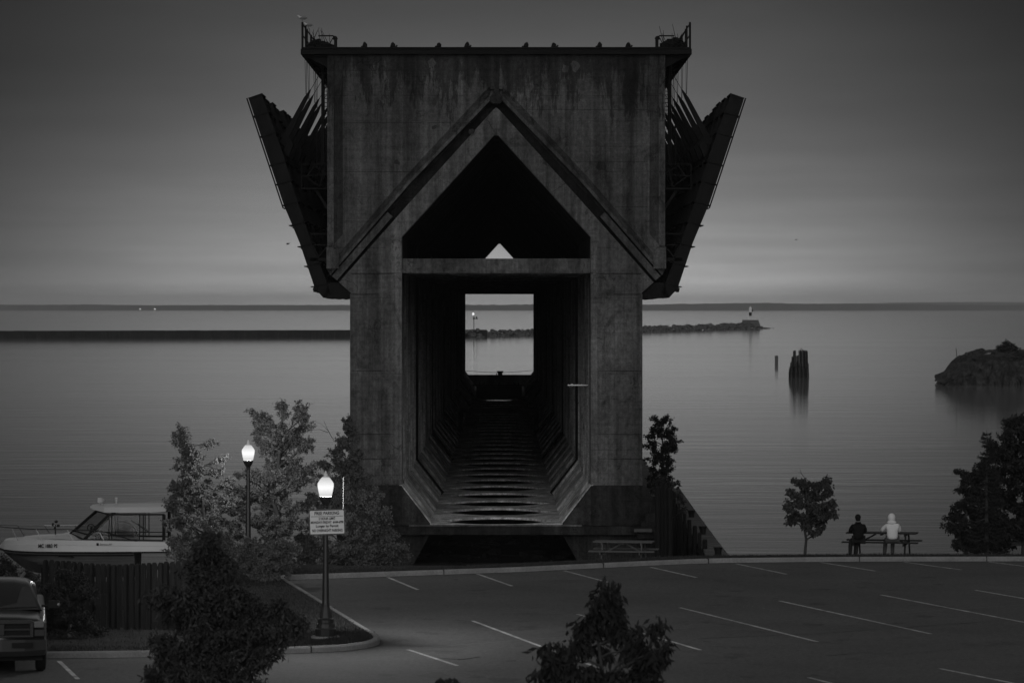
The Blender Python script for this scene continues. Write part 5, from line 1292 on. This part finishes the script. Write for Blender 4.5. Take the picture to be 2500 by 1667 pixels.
leafy_tree('spreading_shrub', 'wide spreading leafy shrub behind the parking sign, reaching toward the dock arch', 'shrub', P(850, 1403, 114), 114,
    [(770, 1225, 40, 34), (830, 1215, 44, 36), (890, 1225, 40, 34), (930, 1255, 36, 26), (770, 1280, 44, 34), (840, 1280, 50, 34), (905, 1290, 44, 32), (950, 1310, 30, 20), (972, 1335, 28, 18), (930, 1345, 48, 26), (860, 1340, 50, 32), (790, 1345, 50, 32), (985, 1370, 22, 14), (900, 1375, 60, 20), (820, 1380, 60, 22), (745, 1330, 36, 40), (730, 1375, 40, 22)],
    .075, 34000, .06, 'leaf', .1, seed=6, depth=.9, ntw=18, clump=.35, grow=1.15, trunktop=(850, 1240))
leafy_tree('understorey_shrub', 'low dense shrub filling the gap between the boat and the nearer lamp', 'shrub', P(600, 1420, 104), 104,
    [(470, 1350, 50, 30), (540, 1350, 50, 34), (610, 1345, 50, 34), (670, 1350, 46, 32), (640, 1385, 46, 26), (560, 1390, 55, 26), (480, 1395, 50, 26), (700, 1385, 30, 20), (690, 1335, 40, 26), (430, 1340, 30, 26), (660, 1405, 28, 20)],
    .075, 24000, .05, 'leaf', .1, seed=7, depth=.9, ntw=16, clump=.35, grow=1.15, trunktop=(600, 1350))
# foreground trees (slightly out of focus)
b6 = G(1480, 1910, LOT); Y6 = 52.0
leafy_tree('small_parking_tree', 'young tree with drooping leaves standing alone at the bottom centre of the picture', 'tree', P(1480, 2090, Y6), Y6,
    [(1474, 1420, 9, 14), (1502, 1432, 14, 12), (1462, 1455, 22, 20), (1492, 1462, 24, 24), (1455, 1500, 24, 20), (1500, 1500, 34, 22), (1425, 1530, 44, 26), (1480, 1540, 40, 30), (1540, 1545, 34, 26), (1608, 1530, 20, 26), (1618, 1570, 26, 32), (1400, 1575, 44, 24), (1345, 1595, 34, 24),
     (1325, 1590, 22, 16), (1560, 1590, 40, 28), (1590, 1620, 40, 32), (1370, 1630, 60, 28), (1320, 1650, 20, 16), (1450, 1640, 40, 24), (1530, 1650, 60, 34), (1590, 1655, 30, 30), (1470, 1590, 26, 22), (1350, 1680, 60, 30), (1480, 1700, 90, 36), (1590, 1690, 40, 26)],
    .155, 4300, .05, 'leafd', .95, seed=9, depth=.9, aspect=.30, clump=.15, ntw=9, tips=True, grow=1.02, trunktop=(1476, 1415))
Y5 = 62.0
leafy_tree('blurred_tree', 'large soft dark tree in front of the kerb at the lower left', 'tree', P(530, 2050, Y5), Y5,
    [(515, 1325, 24, 26), (510, 1370, 34, 30), (545, 1400, 40, 30), (480, 1410, 36, 26), (420, 1460, 40, 26), (380, 1455, 30, 18), (480, 1470, 50, 34), (560, 1460, 50, 36), (440, 1510, 50, 26), (610, 1500, 40, 30), (680, 1500, 34, 26), (720, 1530, 26, 26), (650, 1540, 50, 26), (560, 1540, 60, 34),
     (470, 1560, 60, 34), (390, 1580, 40, 26), (430, 1620, 60, 30), (380, 1640, 34, 26), (520, 1620, 60, 34), (600, 1590, 50, 30), (650, 1600, 30, 20), (460, 1665, 80, 30), (570, 1665, 50, 30)],
    .10, 19000, .09, 'leaf2', .4, seed=10, depth=1.0, ntw=16, aspect=.38, clump=.5, grow=1.42, trunktop=(515, 1320))
leafy_tree('treetop', 'tip of a treetop just reaching into the bottom edge left of the young tree', 'tree', P(1100, 2100, 48), 48, [(1100, 1672, 22, 8), (1085, 1690, 30, 18), (1120, 1695, 34, 20)], .12, 500, .05, 'leafd', .5, seed=11, depth=.8, trunktop=(1100, 1680))
# young tree right and the tree mass at the right edge
leafy_tree('young_maple', 'small young maple with a bare top twig, standing left of the occupied picnic table', 'tree', P(1965, 1359, 115.2), 115.2,
    [(1960, 1177, 9, 12), (1937, 1172, 5, 5), (1947, 1176, 8, 6), (1973, 1182, 10, 9), (1993, 1186, 12, 14), (2018, 1180, 13, 13), (2025, 1170, 6, 8), (1930, 1197, 12, 7), (1945, 1210, 14, 12), (1968, 1208, 18, 15), (1993, 1212, 17, 16), (2020, 1202, 13, 14),
     (1921, 1234, 12, 14), (1948, 1230, 16, 12), (1975, 1235, 20, 14), (2003, 1235, 20, 14), (2030, 1226, 11, 9), (2010, 1252, 20, 12), (2033, 1250, 8, 13), (1940, 1258, 14, 11), (1928, 1270, 10, 10), (1960, 1262, 18, 12), (1985, 1265, 18, 14), (2012, 1272, 12, 11), (1970, 1285, 16, 10), (2008, 1292, 9, 10), (1984, 1295, 10, 9)],
    .10, 7600, .045, 'leaf2', .75, seed=13, depth=.9, aspect=.7, ntw=8, clump=.15, grow=1.12, trunktop=(1964, 1166), twig=.005,
    bare=[[(1966, 1168), (1956, 1155), (1946, 1150), (1938, 1149)], [(1957, 1157), (1953, 1146), (1954, 1142)], [(1969, 1315), (1977, 1310), (1986, 1311)]])
leafy_tree('broad_tree', 'broad dark leafy tree filling the right edge behind the spruce', 'tree', P(2500, 1368, 121), 121,
    [(2470, 1040, 24, 20), (2500, 1035, 28, 22), (2540, 1040, 40, 30), (2455, 1070, 22, 22), (2490, 1085, 40, 32), (2540, 1100, 50, 40), (2455, 1120, 30, 28), (2490, 1140, 46, 34), (2440, 1165, 30, 30), (2500, 1190, 60, 40), (2440, 1210, 40, 30), (2490, 1250, 60, 40), (2430, 1270, 50, 30), (2400, 1240, 34, 30), (2385, 1300, 44, 30), (2430, 1115, 24, 20), (2425, 1088, 18, 18), (2402, 1150, 24, 26), (2392, 1195, 30, 26), (2380, 1335, 50, 20), (2480, 1310, 70, 34), (2420, 1325, 50, 24), (2540, 1280, 50, 60)],
    .10, 34000, .10, 'leafd', .3, seed=14, depth=1.0, ntw=18, clump=.3, grow=1.25, trunktop=(2500, 1040))
leafy_tree('side_shrub', 'leafy outgrowth low on the left of the right-hand spruce', 'shrub', P(2360, 1362, 116.5), 116.5,
    [(2342, 1153, 14, 7), (2360, 1165, 16, 14), (2350, 1195, 20, 12), (2340, 1235, 22, 12), (2330, 1262, 20, 14), (2303, 1282, 6, 4), (2318, 1285, 12, 12), (2345, 1290, 20, 16), (2365, 1255, 30, 22), (2372, 1210, 26, 20), (2350, 1330, 26, 14), (2375, 1310, 30, 26), (2380, 1170, 20, 20)],
    .09, 9500, .05, 'leafd', .5, seed=15, depth=.8, ntw=12, clump=.2, grow=1.2, trunktop=(2365, 1160))
spruce('spruce_tree', 'pointed spruce standing up through the leafy trees at the right edge', P(2409, 1366, 115.5), 4.25, .80, .075, 30, 16)
leafy_tree('dock_side_tree', 'small tree growing beside the right leg of the dock above the timber piles', 'tree', P(1612, 1208, 197), 197,
    [(1598, 1022, 10, 10), (1610, 1035, 12, 14), (1628, 1025, 14, 14), (1640, 1045, 14, 16), (1600, 1055, 18, 16), (1622, 1060, 20, 16), (1645, 1075, 15, 18), (1585, 1065, 12, 12), (1590, 1090, 20, 18), (1620, 1095, 24, 18), (1650, 1090, 10, 14), (1600, 1120, 24, 18), (1630, 1125, 20, 18), (1605, 1150, 24, 16), (1632, 1150, 18, 14), (1615, 1172, 20, 12), (1640, 1165, 8, 8), (1600, 1190, 26, 12), (1625, 1200, 22, 10), (1590, 1170, 16, 14)],
    .12, 8000, .10, 'leafd', .3, seed=23, depth=.8, ntw=11, clump=.25, grow=1.12, trunktop=(1615, 1025))
leafy_tree('pile_weeds', 'scraggly weeds growing between the timber piles behind the gull', 'plant', P(1655, 1235, 170), 170,
    [(1648, 1185, 8, 5), (1655, 1180, 8, 5), (1660, 1215, 7, 6), (1668, 1225, 6, 5), (1658, 1205, 5, 4)], .10, 420, .02, 'leafd', .2, seed=18, depth=.8, ntw=8, trunktop=(1652, 1190), bare=[[(1660, 1215), (1668, 1205), (1673, 1200)]])
leafy_tree('pile_overgrowth', 'ragged low overgrowth hanging over the tops of the tall piles beside the dock', 'plant', P(1622, 1300, 167.5), 167.5,
    [(1600, 1180, 12, 6), (1618, 1172, 12, 7), (1636, 1184, 10, 7), (1648, 1210, 8, 7), (1672, 1240, 7, 5), (1590, 1196, 8, 7)], .11, 1100, .02, 'leafd', .3, seed=27, depth=.8, ntw=9, trunktop=(1620, 1178))
leafy_tree('fence_bush', 'dark unkempt bush in front of the left end of the board fence', 'shrub', P(170, 1560, 86), 86,
    [(150, 1400, 30, 18), (190, 1410, 30, 18), (120, 1440, 28, 26), (170, 1450, 44, 30), (225, 1450, 26, 24), (130, 1490, 34, 30), (190, 1500, 44, 32), (150, 1530, 44, 24), (220, 1530, 34, 22), (250, 1545, 24, 12), (115, 1530, 26, 24)],
    .08, 11000, .04, 'leafd', .0, seed=19, depth=.8, aspect=.22, ntw=18, trunktop=(160, 1430))
leafy_tree('bow_bush', 'scrubby bush under the bow of the boat behind the truck roof', 'shrub', P(30, 1470, 101), 101,
    [(5, 1365, 20, 14), (25, 1385, 30, 16), (60, 1405, 34, 16), (-20, 1390, 40, 24), (90, 1415, 22, 16), (20, 1420, 50, 24), (85, 1445, 34, 24), (0, 1450, 50, 20)],
    .08, 7000, .04, 'leafd', .0, seed=20, depth=.8, aspect=.3, ntw=14, trunktop=(30, 1390))
tag(center(MB().tube([P(50, 1410, 97), P(61, 1396, 97)], .05, 6).build('tilted_post', 'greywood'), P(50, 1410, 97)), 'short pale tilted post sticking up behind the truck roof', 'post')
tag(center(MB().tube([P(681, 1402, 106.5), P(691, 1393, 106.5)], .035, 6).build('leaning_stake', 'kerb'), P(681, 1402, 106.5)), 'short pale leaning stake at the left corner of the parking lot kerb', 'stake')

# ------------------------------------------------------------------ haze
HZ = True
if HZ:
    hm = bpy.data.materials.new('haze'); hm.use_nodes = True; t = hm.node_tree; t.nodes.clear()
    pv = t.nodes.new('ShaderNodeVolumePrincipled'); pv.inputs['Color'].default_value = (1, 1, 1, 1); pv.inputs['Density'].default_value = 6.0e-5
    pv.inputs['Anisotropy'].default_value = .35
    oo = t.nodes.new('ShaderNodeOutputMaterial'); t.links.new(pv.outputs[0], oo.inputs['Volume'])
    o = MB().box(-60000, 60000, -60, 21500, -2.5, 75).build('haze', hm); kind(o, 'stuff')
for o in WFLAG:
    if '_w' in o: del o['_w']
